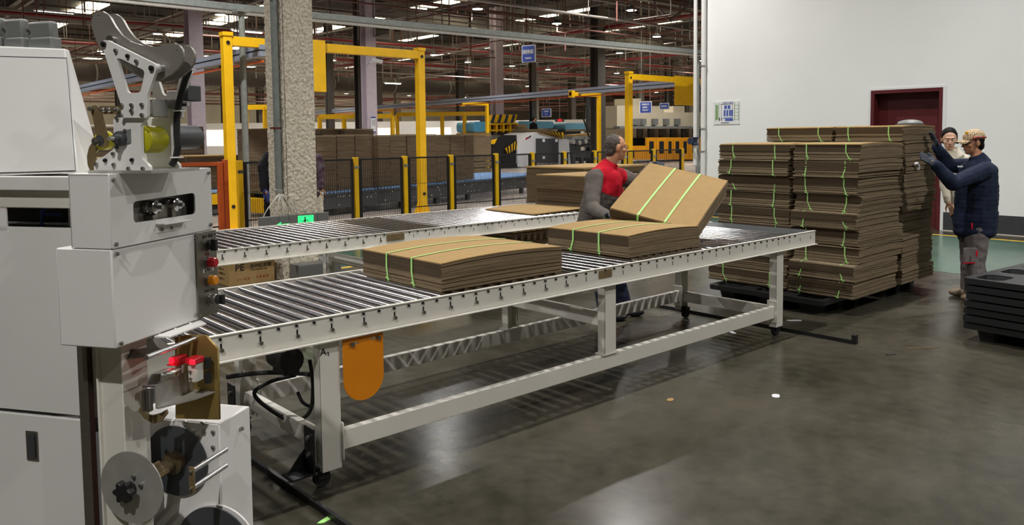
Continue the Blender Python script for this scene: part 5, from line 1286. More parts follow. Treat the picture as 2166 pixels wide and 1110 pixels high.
# blue and cyan machines further back
def rounded_body(name, label, x0, x1, y0, y1, yp, depth, mm, cat='machine', foot=352, legs=True):
    r = empty(name, at(*Z5((x0+x1)/2, 715), y=yp), label=label, cat=cat)
    p0, p1 = at(*Z5(x0, y1), y=yp), at(*Z5(x1, y0), y=yp)
    z0, z1 = p0.z, p1.z; rr = (z1-z0)*0.35
    prof = rounded([(p0.x, z0), (p1.x, z0), (p1.x, z1), (p0.x, z1)], rr, 5)
    MB().prism([(x, yp, z) for x, z in prof], (0, depth, 0)).build('cover', M[mm], r)
    MB().box(p0.x+0.2, p1.x-0.2, yp+0.1, yp+depth-0.1, 0, z0).build('base', M['dark_grey'], r, flat=True)
    MB().box(p0.x, p1.x, yp-0.03, yp, z0-0.1, z0+0.05).build('side_rail', M['steel'], r, flat=True)
    return r
rounded_body('printer_unit', 'bright cyan rounded machine cover beside the yellow sheet feeder', 90, 222, 322, 418, FYM+2.5, 1.5, 'cyan_machine')
rounded_body('printer_unit', 'long blue machine cover behind the white converting machine', 485, 795, 320, 385, FYM+6, 2, 'blue_machine')
rounded_body('printer_unit', 'blue rounded machine cover left of the tall black hoses', 898, 1062, 335, 395, FYM+5, 2, 'blue_machine')
rounded_body('printer_unit', 'short blue machine cover right of the yellow rail post', 1225, 1350, 325, 395, FYM+6, 2, 'blue_machine')
rounded_body('printer_unit', 'cream rounded machine cover right of the yellow rail post', 1225, 1312, 340, 430, FYM+3.5, 1.5, 'beige_machine')
# tall black hoses / mast
ms = empty('cable_mast', at(*Z5(1110, 715), y=FYM+1.5), label='tall mast of black hanging hoses in the hall', cat='mast')
for k in range(5):
    p = at(*Z5(1096+k*14, 420), y=FYM+1.5+0.1*k); q = at(*Z5(1096+k*14, 120), y=FYM+1.5+0.1*k); MB().cyl((p.x, p.y, 0), (p.x, p.y, q.z), 0.11, 8).build('hose', M['black_rubber' if k % 2 else 'dark_grey'], ms)
# cardboard stacks near the feeder
for lab, (x0, x1, y0, y1), yp in (('brown board stack behind the yellow rail post at the end of the blue line', (100, 245, 420, 700), FYM-6), ('slanted pale cardboard pile between feeder and white machine', (480, 560, 350, 430), FYM+2.3), ('wide flat pile of cardboard on top of the white machine', (560, 830, 388, 415), FYM+0.8)):
    p0, p1 = at(*Z5(x0, y1), y=yp), at(*Z5(x1, y0), y=yp)
    plain_stack(lab, ((p0.x+p1.x)/2, yp+0.6, 0.006 if x0 < 500 else max(0.02, p0.z)), p1.x-p0.x, 1.2, p1.z-(0.006 if x0 < 500 else max(0.02, p0.z)), 14, 0, int(x0), edge='cardboard_dark')
# beige flexo line with orange doors
FB = at(1420, 342, z=0).y
be = empty('printing_line', at(1420, 342, z=0), label='long beige printing line with orange window doors at right in the hall', cat='machine')
quadface('upper_body', [Z5(*p) for p in ((1355, 375), (1355, 180), (1590, 182), (1590, 240), (2110, 240), (2110, 375))], FB+0.5, 2.5, M['beige_machine'], be)
quadface('side_body', [Z5(*p) for p in ((1355, 700), (1355, 375), (1465, 375), (1465, 700))], FB+0.6, 2.3, M['beige_machine'], be)
quadface('walkway_edge', [Z5(*p) for p in ((1380, 384), (1380, 362), (2110, 362), (2110, 384))], FB+0.1, 0.5, M['grey_paint'], be)
quadface('back_plate', [Z5(*p) for p in ((1465, 640), (1465, 384), (2110, 384), (2110, 640))], FB+1.2, 1.5, M['dark_grey'], be)
for k in range(5):
    x = (1492, 1577, 1680, 1780, 1878)[k]; w_ = 70 if k == 0 else 38
    quadface('motor_box', [Z5(*p) for p in ((x, 350), (x, 296), (x+w_, 296), (x+w_, 350))], FB+0.3, 0.2, M['grey_paint'], be)
for x0, x1 in ((1650, 1770), (1850, 1950), (1465, 1565)): quadface('top_cabinet', [Z5(*p) for p in ((x0, 243), (x0, 185 if x0 != 1465 else 118), (x1, 185 if x0 != 1465 else 118), (x1, 243))], FB+1.0, 1.2, M['beige_machine'], be)
for k in range(6):
    x = 1500+k*98
    quadface('press_column', [Z5(*p) for p in ((x, 465), (x, 384), (x+26, 384), (x+26, 465))], FB+0.8, 0.5, M['beige_machine'], be)
    p = at(*Z5(x+60, 425), y=FB+0.9); MB().cyl(p, p+Vector((0, 0.7, 0)), 0.3, 14).build('press_cylinder', M['steel'], be)
for k, (x0, x1) in enumerate(((1465, 1612), (1616, 1700), (1703, 1790), (1793, 1850), (1853, 1920), (1923, 1985), (1990, 2095))):
    y0 = 535 if k == 0 else 462
    d_ = quadface('orange_door', [Z5(*p) for p in ((x0, 655), (x0, y0), (x1, y0-2), (x1, 655))], FB, 0.12, M['orange_door'], be)
    if k: quadface('door_window', [Z5(*p) for p in ((x0+(x1-x0)*.3, 600), (x0+(x1-x0)*.3, 495), (x1-(x1-x0)*.25, 495), (x1-(x1-x0)*.25, 600))], FB-0.02, 0.03, M['glass_dark'], d_)
    else: quadface('door_window', [Z5(*p) for p in ((1475, 640), (1475, 575), (1508, 575), (1508, 640))], FB-0.02, 0.03, M['glass_dark'], d_)
# hanging signs
def sign(label, px, d, lines, thick=0.05, rods=True):
    (u0, v0), (u1, v1) = px; c = at((u0+u1)/2, (v0+v1)/2, d=d); w_ = (u1-u0)/FPX*d; h = (v1-v0)/FPX*d
    rx = Vector((0.35, -1, 0)).normalized(); w_ = w_/max(0.4, rx.dot(_rt)); s = empty('hanging_sign', c, math.atan2(rx.y, rx.x), label=label, cat='sign')
    SF = wm(s)
    MB(SF).box(-w_/2, w_/2, 0, thick, -h/2, h/2).build('sign_board', M['blue_sign'], s)
    MB(SF).box(-w_/2-0.03, w_/2+0.03, 0.01, thick+0.02, -h/2-0.03, h/2+0.03).build('sign_rim', M['white_print'], s)
    for body, size, z in lines: text('sign_letters', body, size*h, M['white_print'], s, SF @ Vector((0, -0.004, z*h-size*h*0.35)), rx, (0, 0, 1), 0.002, 'CENTER', 0.004*h, sx=min(1.0, w_*0.9/(size*h*max(1, len(body)))))
    if rods:
        for x in (-w_*0.4, w_*0.4): MB(SF).cyl((x, 0.02, h/2), (x, 0.02, CEIL-0.3-c.z), 0.01, 6).build('sign_rod', M['hall_steel'], s)
sign('large blue hanging sign with white Chinese lettering under the trunking', ((1105, 97), (1130, 130)), 33, [('\u7eb8\u677f\u68c0\u6d4b\u5408\u683c\u533a', 0.3, 0.12), ('PAPERBOARD INSPECTION', 0.12, -0.28)])
sign('small blue hanging sign above the blue machine cover', ((1147, 231), (1164, 246)), 44, [('\u5370\u5237\u673a', 0.26, 0.2), ('A B C', 0.18, -0.2)])
sign('blue information board above the beige printing line', ((1355, 216), (1376, 238)), 36, [('\u5370\u5237\u533a\u57df', 0.2, 0.28), ('\u8d28\u91cf\u7b2c\u4e00', 0.16, 0.0), ('\u5b89\u5168\u751f\u4ea7', 0.16, -0.26)])
sign('narrow blue sign at the far right of the printing line', ((1397, 219), (1413, 230)), 40, [('\u68c0\u9a8c\u533a', 0.4, 0.0)])
dg = empty('digital_display', at(1184, 254, d=44), YAW-R(90), label='black digital display with red digits in the hall', cat='display')
DF = wm(dg); MB(DF).box(-0.25, 0.25, 0, 0.1, -0.09, 0.09).build('display_case', M['black_plastic'], dg)
text('display_digits', '1881', 0.15, M['red_lit'], dg, DF @ Vector((0, -0.004, -0.055)), Vector((_rt.x, _rt.y, 0)), (0, 0, 1), 0.002, 'CENTER', 0.003, sx=1.0)
MB(DF).cyl((0, 0.05, 0.09), (0, 0.05, CEIL-0.1-at(1184, 254, d=44).z), 0.02, 6).build('display_rod', M['hall_steel'], dg)
nb = empty('notice_board', at(790, 262, y=28.335), 0, label='white and blue notice board fixed to the lilac hall column', cat='notice')
NF = wm(nb); MB(NF).box(-0.11, 0.11, 0, 0.03, -0.35, 0.3).build('board', M['white_print'], nb); MB(NF).box(-0.11, 0.11, -0.003, 0.0, 0.24, 0.3).box(-0.11, 0.11, -0.003, 0.0, -0.35, -0.31).build('blue_header', M['blue_sign'], nb)
for c in range(2): text('notice_letters', '\n'.join('\u5b89\u5168\u751f\u4ea7'), 0.07, M['ink'], nb, NF @ Vector((-0.07+c*0.09, -0.002, 0.12)), (1, 0, 0), (0, 0, 1), 0.001)
# bright far office strip: white partition walls with lit windows and yellow barrier frames
ob = empty('office_partition', at(850, 262, d=60), YAW-R(90), label='long white partition with lit windows at the far side of the hall', cat='partition')
OF = wm(ob); OF.translation.z = 0; WM[ob.name] = OF; ob.matrix_basis = OF
MB(OF).box(-26, 14, 0, 0.2, 0, 2.9).build('partition_wall', M['white_paint'], ob, flat=True)
mk('lit_window', (255, 250, 235), 0.5, emit=1.2)
for k in range(9): MB(OF).box(-24+k*4.2, -21.5+k*4.2, -0.03, 0.0, 1.2, 2.4).build('window', M['lit_window'], ob, flat=True)
MB(OF).box(-4.3, -3.5, -0.06, -0.03, 1.6, 2.3).build('poster', M['dark_grey'], ob, flat=True)
def barrier(label, u0, u1, vt, vb, d, n):
    p0, p1 = at(u0, vt, d=d), at(u1, vt, d=d); zb3 = 0
    g = empty('yellow_barrier', (p0.x, p0.y, 0), label=label, cat='barrier')
    p1.z = p0.z
    MB().bar(p0, p1, 0.15, 0.22).build('rail', M['yellow'], g, flat=True)
    for k in range(n+1):
        q = p0.lerp(p1, k/n); MB().box(q.x-0.08, q.x+0.08, q.y-0.08, q.y+0.08, 0, q.z).build('post', M['yellow'], g, flat=True)
barrier('yellow frame barrier behind the stacks left of the lilac column', 676, 830, 247, 300, 38, 3)
barrier('yellow frame barrier behind the stacks right of the lilac column', 840, 1030, 242, 300, 44, 4)
barrier('yellow frame barrier far behind the left gantry post', 520, 600, 227, 300, 36, 2)
# dark hoods: long dark duct of the hall
for lab, u0, u1, v, d, r in (('long dark round duct hanging across the hall behind the swing arm', 60, 1000, 150, 60, 0.6),):
    p0, p1 = at(u0, v, d=d*1.0), at(u1, v, d=d*1.25); p0 = Vector((6, 57, 6.1)); p1 = Vector((52, 57, 6.1))
    dct = empty('air_duct', p0, label=lab, cat='duct')
    MB().cyl(p0, p1, r, 16).build('duct_pipe', M['roof_dark'], dct)
    for k in range(8):
        q = p0.lerp(p1, (k+.5)/8); dd = (p1-p0).normalized(); MB().lathe([(0, r+0.05), (0.1, r+0.05)], q, dd, 16).cyl(q+Vector((0, 0, r)), (q.x, q.y, 7.9), 0.02, 5).build('duct_collar', M['hall_steel'], dct)

# ------------------------------------------------------------------ people
mk('blue_glove', (46, 60, 120), 0.7)
def remeshed(name, mb, voxel, it, m, parent, matfn=None, mats=None, disp=0.0, dscale=14.0, seed=0):
    """one continuous surface from overlapping rounded volumes"""
    from mathutils import noise
    me0 = bpy.data.meshes.new('tmp'); me0.from_pydata([tuple(p) for p in mb.v], [], mb.f)
    o = bpy.data.objects.new('tmp', me0)
    r = o.modifiers.new('r', 'REMESH'); r.mode = 'VOXEL'; r.voxel_size = voxel
    s = o.modifiers.new('s', 'SMOOTH'); s.iterations = it; s.factor = 0.5
    me = evaluated(o); bpy.data.meshes.remove(me0)
    if disp:
        nrm_ = [v.normal.copy() for v in me.vertices]; new_co = []
        for v, nv in zip([v.co.copy() for v in me.vertices], nrm_):
            p = v; q = noise.noise(Vector((p.x*dscale, p.y*dscale, p.z*dscale*1.6+seed)))*disp + noise.noise(Vector((p.x*dscale*2.3, p.y*dscale*2.3, p.z*dscale*2.6+seed+9)))*disp*0.5
            new_co.extend(p + nv*q)
        me.vertices.foreach_set('co', new_co)
    me.materials.clear()
    for q in (mats or [m]): me.materials.append(q)
    if matfn:
        for f in me.polygons: f.material_index = matfn(f.center)
    me.polygons.foreach_set('use_smooth', [True]*len(me.polygons))
    me.transform(wm(parent).inverted())
    me.name = name
    return link(name, me, None, parent)
def cap(mb, p0, r0, p1, r1, n=12):
    """tapered capsule"""
    mb.cyl(p0, p1, r0, n, r1, True); mb.ball(p0, r0, n, 8); mb.ball(p1, r1, n, 8); return mb
def ell(mb, c, F, r):
    """ellipsoid with axes F=(x,y,z)"""
    A = Matrix((F[0], F[1], F[2])).transposed()
    vs0 = len(mb.v); mb.ball((0, 0, 0), r, 16, 12)
    for i in range(vs0, len(mb.v)): mb.v[i] = A @ mb.v[i] + Vector(c)
    return mb
def seg_d(p, a, b):
    d = b-a; t = max(0, min(1, (p-a).dot(d)/max(d.length_squared, 1e-9))); return (p-(a+d*t)).length
def hand(mb, w, dirv, palm_n, side, s=1.0, curl=0.5, fat=1.0):
    """palm with four fingers and a thumb; dirv along the fingers, palm_n out of the palm, side = thumb direction"""
    d = dirv.normalized(); n = (palm_n-d*palm_n.dot(d)).normalized(); t = (side-d*side.dot(d)-n*side.dot(n)).normalized()
    c = w+d*0.045*s
    ell(mb, c, (t, n, d), (0.042*s, 0.016*s*fat, 0.052*s))
    for k, (off, L) in enumerate(((0.031, 0.068), (0.011, 0.077), (-0.010, 0.072), (-0.030, 0.056))):
        b0 = w+d*0.085*s+t*off*s; d1 = (d*math.cos(curl*0.6)+n*math.sin(curl*0.6)+t*off*1.2).normalized(); b1 = b0+d1*L*0.5*s
        d2 = (d*math.cos(curl*1.7)+n*math.sin(curl*1.7)).normalized(); b2 = b1+d2*L*0.5*s
        cap(mb, b0, 0.0098*s*fat, b1, 0.0092*s*fat, 8); cap(mb, b1, 0.0092*s*fat, b2, 0.008*s*fat, 8)
    b0 = w+d*0.03*s+t*0.034*s; b1 = b0+(t*0.75+d*0.6+n*0.25).normalized()*0.04*s; b2 = b1+(d*0.85+t*0.25+n*0.4*curl).normalized()*0.03*s
    cap(mb, b0, 0.0135*s*fat, b1, 0.0115*s*fat, 8); cap(mb, b1, 0.0115*s*fat, b2, 0.009*s*fat, 8)
def person(label, J, facing, look=None, bulk=1.0, jacket='jacket_grey', jfn=None, jmats=None, trousers='trouser_navy', shoes='shoe_dark', hairm='hair', hair='short', skin='skin', glove=None, voxel=0.009, hem=0.06, fold=0.007, deep=1.0, glasses=False, cap_=False, female=False):
    f0 = Vector((math.cos(facing), math.sin(facing), 0)); lk = look if look is not None else facing
    base = (J['an_r']+J['an_l'])/2; base.z = 0
    root = empty('person', base, facing, label, 'person')
    up = (J['neck']-J['pelvis']).normalized(); l = (J['sh_l']-J['sh_r']); l = (l-up*l.dot(up)).normalized(); f = l.cross(up)
    T = (l, f, up)
    spine = lambda t: J['pelvis'].lerp(J['neck'], t)
    # head frame
    hf = Vector((math.cos(lk), math.sin(lk), J.get('nod', 0.0))).normalized(); hl = Vector((0, 0, 1)).cross(hf).normalized(); hu = hf.cross(hl)
    H = (hl, hf, hu); hc = J['head']; hp = lambda a, b, c: hc+hl*a+hf*b+hu*c
    # body: one continuous surface
    B = MB()
    ell(B, hp(0, -0.008, 0.02), H, (0.073, 0.092, 0.092)); ell(B, hp(0, 0.022, -0.04), H, (0.056, 0.066, 0.075)); ell(B, hp(0, 0.055, -0.088), H, (0.026, 0.026, 0.022))
    cap(B, hp(0, 0.084, 0.012), 0.007, hp(0, 0.104, -0.026), 0.0125, 8); ell(B, hp(0, 0.094, -0.031), H, (0.017, 0.011, 0.008))
    ell(B, hp(0, 0.080, 0.028), H, (0.05, 0.012, 0.009)); ell(B, hp(0, 0.079, -0.060), H, (0.024, 0.012, 0.011))
    for s in (-1, 1):
        ell(B, hp(s*0.040, 0.058, -0.022), H, (0.024, 0.022, 0.018)); ell(B, hp(s*0.076, -0.008, -0.005), H, (0.009, 0.020, 0.033))
    cap(B, J['neck']-up*0.02, 0.058*(0.85 if female else 1), hp(0, -0.018, -0.075), 0.052*(0.85 if female else 1))
    ell(B, spine(0.72), T, (0.155*bulk, 0.10*bulk, 0.17)); ell(B, spine(0.35), T, (0.14*bulk, 0.095*bulk, 0.17)); ell(B, spine(0.02), T, (0.155*bulk, 0.105*bulk, 0.12))
    for s in 'rl':
        cap(B, J['sh_'+s], 0.052, J['el_'+s], 0.040); cap(B, J['el_'+s], 0.040, J['wr_'+s], 0.027)
        hd = J['ha_'+s]-J['wr_'+s]; cap(B, J['wr_'+s], 0.027, J['wr_'+s]+hd*0.35, 0.026)
        pn = J.get('pn_'+s, Vector((0, 0, -1))); sd = J.get('th_'+s, Vector((0, 0, 1))); hand(B, J['wr_'+s], hd, pn, sd, 1.0, J.get('curl', 0.5))
        hip = J['pelvis']+l*(0.09 if s == 'l' else -0.09)*1.0-up*0.03; cap(B, hip, 0.082, J['kn_'+s], 0.056); cap(B, J['kn_'+s], 0.052, J['an_'+s], 0.038)
        ell(B, J['an_'+s]+f0*0.06-Vector((0, 0, 0.045)), (l, f0, Vector((0, 0, 1))), (0.036, 0.10, 0.03))
    remeshed('body', B, min(voxel, 0.007), 2, M[skin], root)
    # eyes, brows, lips
    for s in (-1, 1):
        ey = MB().ball(hp(s*0.030, 0.0775, 0.006), (0.0105, 0.0105, 0.0075), 10, 8).build('eye', M['eye_white'], root)
        MB().ball(hp(s*0.029, 0.0858, 0.006), 0.0042, 8, 6).build('iris', M['ink'], ey)
        MB().tube([hp(s*0.014, 0.091, 0.026), hp(s*0.032, 0.087, 0.032), hp(s*0.048, 0.074, 0.027)], 0.0024, 6).build('eyebrow', M['hair'], root)
    lips = MB(); ell(lips, hp(0, 0.0885, -0.060), H, (0.019, 0.006, 0.006)); lips.build('lips', M['lip'], root)
    # hair
    Hh = MB()
    if hair == 'bald':
        ell(Hh, hp(0, -0.026, 0.028), H, (0.078, 0.084, 0.090)); ell(Hh, hp(0, -0.052, -0.03), H, (0.066, 0.048, 0.058))
    elif hair == 'short':
        ell(Hh, hp(0, -0.016, 0.032), H, (0.079, 0.094, 0.090)); ell(Hh, hp(0, -0.05, -0.03), H, (0.068, 0.05, 0.06))
    else:
        ell(Hh, hp(0, -0.020, 0.034), H, (0.083, 0.092, 0.094)); ell(Hh, hp(0, -0.075, -0.02), H, (0.07, 0.05, 0.07)); 
        for s in (-1, 1): ell(Hh, hp(s*0.068, -0.01, 0.0), H, (0.016, 0.04, 0.055))
    # keep the face free: a plane cut
    ho = remeshed('hair', Hh, 0.006, 2, M[hairm], root, disp=0.004, dscale=40)
    bmh = bmesh.new(); bmh.from_mesh(ho.data); inv = wm(root).inverted(); 
    pc = inv @ hp(0, 0.030 if hair != 'bald' else 0.022, 0.045); nn = (inv.to_3x3() @ (hf*1.0-hu*(0.55))).normalized()
    bmesh.ops.bisect_plane(bmh, geom=bmh.verts[:]+bmh.edges[:]+bmh.faces[:], plane_co=pc, plane_no=nn, clear_outer=True)
    bmh.to_mesh(ho.data); bmh.free()
    # jacket
    Jk = MB(); k = bulk
    for q in range(13):                      # a smooth trunk, chest to hem
        t = 0.0+0.80*q/12; wv = 0.178+0.012*math.sin(t*math.pi*0.9); dv = (0.136-0.012*t)*deep
        if t > 0.6: wv -= (t-0.6)*0.05; dv -= (t-0.6)*0.06
        ell(Jk, spine(t), T, (wv*k, dv*k, 0.13))
    ell(Jk, spine(-hem/0.5), T, (0.176*k, 0.132*k*deep, 0.10))
    cap(Jk, J['sh_r'].lerp(J['neck'], 0.7)-up*0.03, 0.07, J['sh_r'], 0.074*k); cap(Jk, J['sh_l'].lerp(J['neck'], 0.7)-up*0.03, 0.07, J['sh_l'], 0.074*k)
    for s in 'rl':
        cap(Jk, J['sh_'+s], 0.076*k, J['el_'+s], 0.060*k); cap(Jk, J['el_'+s], 0.061*k, J['wr_'+s], 0.043*k)
    cn = J['neck']; cd = (hp(0, 0, -0.06)-cn).normalized()
    Jk.lathe([(-0.05, 0.10), (-0.01, 0.086), (0.03, 0.074), (0.055, 0.070)], cn, cd, 20)
    jo = remeshed('jacket', Jk, voxel, 3, M[jacket], root, (lambda c: jfn(c, J, T, hp)) if jfn else None, [M[q] for q in jmats] if jmats else None, fold, 7.5, len(label) % 50)
    # trousers
    Tr = MB(); ell(Tr, J['pelvis']-up*0.02, T, (0.168*k, 0.125*k, 0.13))
    for s in 'rl':
        hip = J['pelvis']+l*(0.085 if s == 'l' else -0.085)-up*0.04
        cap(Tr, hip, 0.098*k, J['kn_'+s], 0.078*k); cap(Tr, J['kn_'+s], 0.077*k, J['an_'+s]+Vector((0, 0, 0.0)), 0.066*k)
    remeshed('trousers', Tr, voxel, 2, M[trousers], root, None, None, fold, 11, 3)
    for s in 'rl':
        S = MB(); a = J['an_'+s]; fl = J.get('ft_'+s, f0); gl = Vector((0, 0, 1)).cross(fl)
        ell(S, Vector((a.x, a.y, 0.045))+fl*0.0, (gl, fl, Vector((0, 0, 1))), (0.047, 0.065, 0.05)); ell(S, Vector((a.x, a.y, 0.036))+fl*0.12, (gl, fl, Vector((0, 0, 1))), (0.048, 0.085, 0.038))
        cap(S, a, 0.045, Vector((a.x, a.y, 0.05)), 0.05)
        for q in S.v: q.z = max(q.z, 0.003)
        remeshed('shoe', S, 0.006, 2, M[shoes], root)
    if glove:
        for s in 'rl':
            G = MB(); hd = J['ha_'+s]-J['wr_'+s]; pn = J.get('pn_'+s, Vector((0, 0, -1))); sd = J.get('th_'+s, Vector((0, 0, 1)))
            hand(G, J['wr_'+s], hd, pn, sd, 1.08, J.get('curl', 0.5), 1.22); cap(G, J['wr_'+s]-hd.normalized()*0.03, 0.036, J['wr_'+s]+hd.normalized()*0.03, 0.034)
            remeshed('glove', G, 0.0045, 1, M[glove], root)
    if glasses:
        gl_ = MB()
        for s in (-1, 1):
            rim = [hp(s*(0.032+0.020*math.cos(t)), 0.098-0.006*abs(math.cos(t)), 0.004+0.015*math.sin(t)) for t in [2*math.pi*q/14 for q in range(15)]]
            gl_.tube(rim, 0.0016, 5); gl_.tube([hp(s*0.053, 0.092, 0.008), hp(s*0.079, 0.04, 0.008), hp(s*0.081, -0.01, 0.006)], 0.0018, 5)
        gl_.tube([hp(-0.012, 0.098, 0.006), hp(0.012, 0.098, 0.006)], 0.0016, 5)
        go = gl_.build('glasses', M['ink'], root)
        for s in (-1, 1):
            L_ = MB(); ell(L_, hp(s*0.032, 0.096, 0.004), H, (0.019, 0.001, 0.0145)); L_.build('lens', M['lens'], go)
    return root, hp, H, T

# ---- worker in red and grey, lifting a bundle
d0 = 7.0
JL = dict(head=at(1303, 312, d=7.0), neck=at(1287, 353, d=7.02), pelvis=at(1258, 486, d=7.05),
          sh_r=at(1256, 378, d=6.86), sh_l=at(1318, 376, d=7.14), el_r=at(1252, 440, d=6.72), wr_r=at(1289, 459, d=6.42), ha_r=at(1318, 464, d=6.22),
          el_l=at(1352, 388, d=7.12), wr_l=at(1378, 352, d=7.0), ha_l=at(1400, 340, d=6.88),
          kn_r=at(1268, 572, d=7.0), kn_l=at(1300, 570, d=7.14), an_r=at(1280, 648, d=6.98), an_l=at(1318, 640, d=7.16), curl=0.8, nod=-0.05)
JL['pn_r'] = UP*1.0+RT*0.2; JL['th_r'] = -FW; JL['pn_l'] = FW*-0.3-UP; JL['th_l'] = -FW
def jl_mat(c, J, T, hp):
    h = (c-J['pelvis']).dot(T[2]); ff = (c-J['pelvis']).dot(T[1]); ss = (c-(J['sh_r']+J['sh_l'])/2).dot(T[0]); hw = (J['sh_l']-J['sh_r']).length/2
    if h < -0.03 and -0.12 < ff < 0.0: return 1
    if abs(ss) > hw*0.80+0.05*max(0, h-0.48): return 0
    return 1 if h > 0.40-0.5*max(0, ff) else 0
pl_, hpL, HL, TL = person('worker in red and grey jacket with glasses and dark gloves, lifting a bundle', JL, R(-41.9+14), bulk=1.06, jacket='jacket_grey', jfn=jl_mat, jmats=['jacket_grey', 'jacket_red'], trousers='trouser_navy', shoes='shoe_dark', hairm='hair_grey', hair='bald', glove='glove', glasses=True, fold=0.008, deep=1.08)
# red pocket tab and chest strip on the jacket front
cc = JL['pelvis'].lerp(JL['neck'], 0.55)
for u, v, w_, h_ in ((1318, 408, 0.022, 0.085),):
    p = at(u, v, d=6.80); MB().cbox(p, (0.006, w_, h_), 0, Matrix.Rotation(R(-60), 4, 'Z') @ Matrix.Rotation(R(-18), 4, 'X')).build('pocket_tab', M['jacket_red'], pl_, bevel=0.002)

# ---- worker in navy with patterned cap at the load
mcap = bpy.data.materials.new('patterned_cap'); mcap.use_nodes = True; nt = mcap.node_tree; bs = nt.nodes['Principled BSDF']; bs.inputs['Roughness'].default_value = 0.8
tc = nt.nodes.new('ShaderNodeTexCoord'); ck = nt.nodes.new('ShaderNodeTexVoronoi'); ck.inputs['Scale'].default_value = 62; ck.inputs['Randomness'].default_value = 0.0
nt.links.new(tc.outputs['Object'], ck.inputs['Vector'])
rp = nt.nodes.new('ShaderNodeValToRGB'); e = rp.color_ramp.elements; e[0].position = 0.36; e[0].color = (*lin((112, 84, 58)), 1); e[1].position = 0.46; e[1].color = (*lin((206, 184, 146)), 1)
nt.links.new(ck.outputs['Distance'], rp.inputs['Fac']); nt.links.new(rp.outputs['Color'], bs.inputs['Base Color'])
JR = dict(head=at(2058, 302, d=7.8), neck=at(2070, 338, d=7.8), pelvis=at(2062, 474, d=7.82),
          sh_l=at(2080, 362, d=7.62), sh_r=at(2054, 352, d=7.98), el_l=at(2016, 388, d=7.5), wr_l=at(1978, 348, d=7.48), ha_l=at(1955, 332, d=7.46),
          el_r=at(2010, 350, d=8.02), wr_r=at(1981, 312, d=8.0), ha_r=at(1972, 284, d=7.98),
          kn_l=at(2062, 560, d=7.72), kn_r=at(2052, 552, d=7.93), an_l=at(2076, 645, d=7.70), an_r=at(2050, 612, d=7.95), curl=0.15, nod=-0.08)
JR['pn_l'] = FW*0.6-RT*0.6; JR['th_l'] = UP; JR['pn_r'] = -RT; JR['th_r'] = -FW
pr_, hpR, HR, TR = person('worker in navy jacket, grey trousers and patterned cap, hands on the tall load', JR, R(138.1), bulk=1.16, jacket='jacket_navy', trousers='trouser_grey', shoes='shoe', hairm='hair', hair='short', glove='glove', glasses=True, fold=0.008, hem=0.05, deep=1.25)
Cp = MB(); hl, hf, hu = HR
ell(Cp, hpR(0, -0.012, 0.052), HR, (0.088, 0.104, 0.085))
for v in Cp.v:
    q = (v-hpR(0, 0, 0)).dot(hu)
    if q < 0.032: v += hu*(0.032-q)
co_ = remeshed('cap', Cp, 0.006, 2, mcap, pr_)
bvs = []
for i in range(13):
    t = -1+2*i/12; wdt = 0.074*t; reach = 0.175-0.055*t*t
    bvs += [hpR(wdt, 0.075-0.02*t*t, 0.040-0.012*t*t), hpR(wdt*0.9, reach, 0.028-0.028*t*t)]
bb = MB(); bb.add(bvs, [(2*i, 2*i+1, 2*i+3, 2*i+2) for i in range(12)]); bo_ = bb.build('cap_brim', mcap, pr_); bo_.modifiers.new('s', 'SOLIDIFY').thickness = 0.005
MB().tube([hpR(0.086, 0.05, 0.045), hpR(0.093, 0.01, 0.055), hpR(0.090, -0.05, 0.05), hpR(0.075, -0.085, 0.045)], 0.009, 6).build('cap_stripe', M['red_paint'], pr_)
MB().cbox(hpR(0.03, 0.075, 0.108), (0.04, 0.012, 0.02), R(48)).build('cap_patch', M['yellow'], pr_, bevel=0.003)
for u, v in ((2056, 478), (2066, 536)):
    p = at(u, v, d=7.60); MB().cbox(p, (0.006, 0.016, 0.06), 0, Matrix.Rotation(R(48), 4, 'Z')).build('trouser_flash', M['jacket_red'], pr_, bevel=0.002)
pp_ = at(2056, 540, d=7.63); MB().cbox(pp_+FW*0.025, (0.03, 0.14, 0.15), 0, Matrix.Rotation(R(48), 4, 'Z')).build('thigh_pocket', M['trouser_grey'], pr_, bevel=0.012)
MB().cbox(pp_+FW*0.025-Vector((0, 0, 0.074)), (0.034, 0.142, 0.010), 0, Matrix.Rotation(R(48), 4, 'Z')).build('pocket_piping', M['jacket_red'], pr_, bevel=0.003)
MB().cbox(at(2031, 352, d=7.66), (0.004, 0.05, 0.014), R(48)).build('chest_badge', M['white_print'], pr_)

# ---- woman behind the load
dw = 8.75
JW = dict(head=at(2008, 294, d=dw), neck=at(2016, 325, d=dw+0.02), pelvis=at(2036, 428, d=dw+0.05),
          sh_r=at(1998, 340, d=dw), sh_l=at(2038, 338, d=dw+0.05), el_r=at(1998, 388, d=dw-0.02), wr_r=at(2004, 425, d=dw-0.12), ha_r=at(2012, 438, d=dw-0.16),
          el_l=at(2046, 388, d=dw+0.05), wr_l=at(2040, 425, d=dw), ha_l=at(2036, 440, d=dw-0.05),
          kn_r=at(2042, 508, d=dw), kn_l=at(2058, 508, d=dw+0.05), an_r=at(2046, 588, d=dw), an_l=at(2064, 588, d=dw+0.05), nod=-0.22)
for q in ('an_r', 'an_l'): JW[q].z = 0.1
person('woman in cream top and black trousers standing behind the tall load', JW, R(228), look=R(206), bulk=0.86, jacket='cream_cloth', trousers='black_cloth', shoes='shoe_dark', hair='tied', skin='skin_pale', hairm='hair', voxel=0.01, hem=0.02, fold=0.006, female=True)
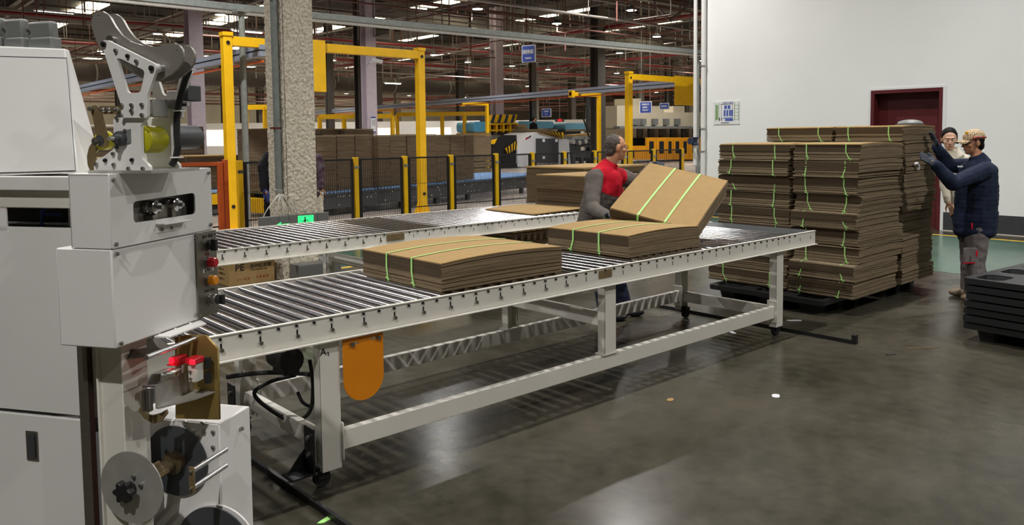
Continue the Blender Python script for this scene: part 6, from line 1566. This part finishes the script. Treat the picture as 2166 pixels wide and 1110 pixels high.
# ---- person in black behind the plastered column
dk_ = 10.4
JB = dict(head=at(600, 292, d=dk_), neck=at(597, 318, d=dk_), pelvis=at(590, 398, d=dk_), sh_l=at(572, 330, d=dk_-0.05), sh_r=at(612, 330, d=dk_+0.05),
          el_l=at(556, 352, d=dk_-0.1), wr_l=at(558, 400, d=dk_-0.2), ha_l=at(568, 414, d=dk_-0.24), el_r=at(616, 365, d=dk_), wr_r=at(610, 395, d=dk_-0.1), ha_r=at(608, 408, d=dk_-0.1),
          kn_l=at(572, 450, d=dk_), kn_r=at(600, 450, d=dk_), an_l=at(574, 535, d=dk_), an_r=at(604, 535, d=dk_))
for q in ('an_r', 'an_l'): JB[q].z = 0.1
person('person in black work clothes half hidden behind the plastered column', JB, R(150), bulk=1.1, jacket='black_cloth', trousers='black_cloth', shoes='shoe_dark', hair='short', voxel=0.011, glove='blue_glove')
# ---- person in a dark purple puffer jacket on the other side of the column
dp_ = 10.7
JP = dict(head=at(650, 300, d=dp_), neck=at(650, 325, d=dp_), pelvis=at(655, 400, d=dp_), sh_l=at(632, 338, d=dp_-0.1), sh_r=at(672, 338, d=dp_+0.1),
          el_l=at(626, 370, d=dp_-0.1), wr_l=at(628, 400, d=dp_-0.15), ha_l=at(630, 412, d=dp_-0.15), el_r=at(678, 370, d=dp_+0.1), wr_r=at(678, 397, d=dp_), ha_r=at(676, 408, d=dp_),
          kn_l=at(648, 460, d=dp_), kn_r=at(672, 455, d=dp_), an_l=at(648, 525, d=dp_), an_r=at(670, 525, d=dp_))
for q in ('an_r', 'an_l'): JP[q].z = 0.1
person('person in dark purple puffer jacket mostly hidden behind the plastered column', JP, R(60), bulk=1.0, jacket='puffer', trousers='cream_cloth', shoes='shoe_dark', hair='short', voxel=0.011, fold=0.02)
# ---- far operator on the converting machine
dz_ = at(*Z5(620, 380), y=FYM+2.7)
kz = (dz_-EYE).dot(FW)
fz = lambda x, y, dd=0: at(*Z5(x, y), d=kz+dd)
JF = dict(head=fz(624, 300), neck=fz(620, 334), pelvis=fz(612, 432), sh_r=fz(596, 346), sh_l=fz(640, 348), el_r=fz(590, 395), wr_r=fz(606, 432), ha_r=fz(612, 440), el_l=fz(650, 395), wr_l=fz(652, 430), ha_l=fz(656, 440),
          kn_r=fz(600, 510), kn_l=fz(624, 510), an_r=fz(600, 575), an_l=fz(624, 575))
for q in ('an_r', 'an_l'): JF[q].z = max(0.1, JF[q].z)
person('distant operator in black hood standing behind the white converting machine', JF, R(-30), bulk=1.0, jacket='black_cloth', trousers='black_cloth', hair='tied', voxel=0.02, fold=0.004)

bpy.data.scenes.remove(TMP)
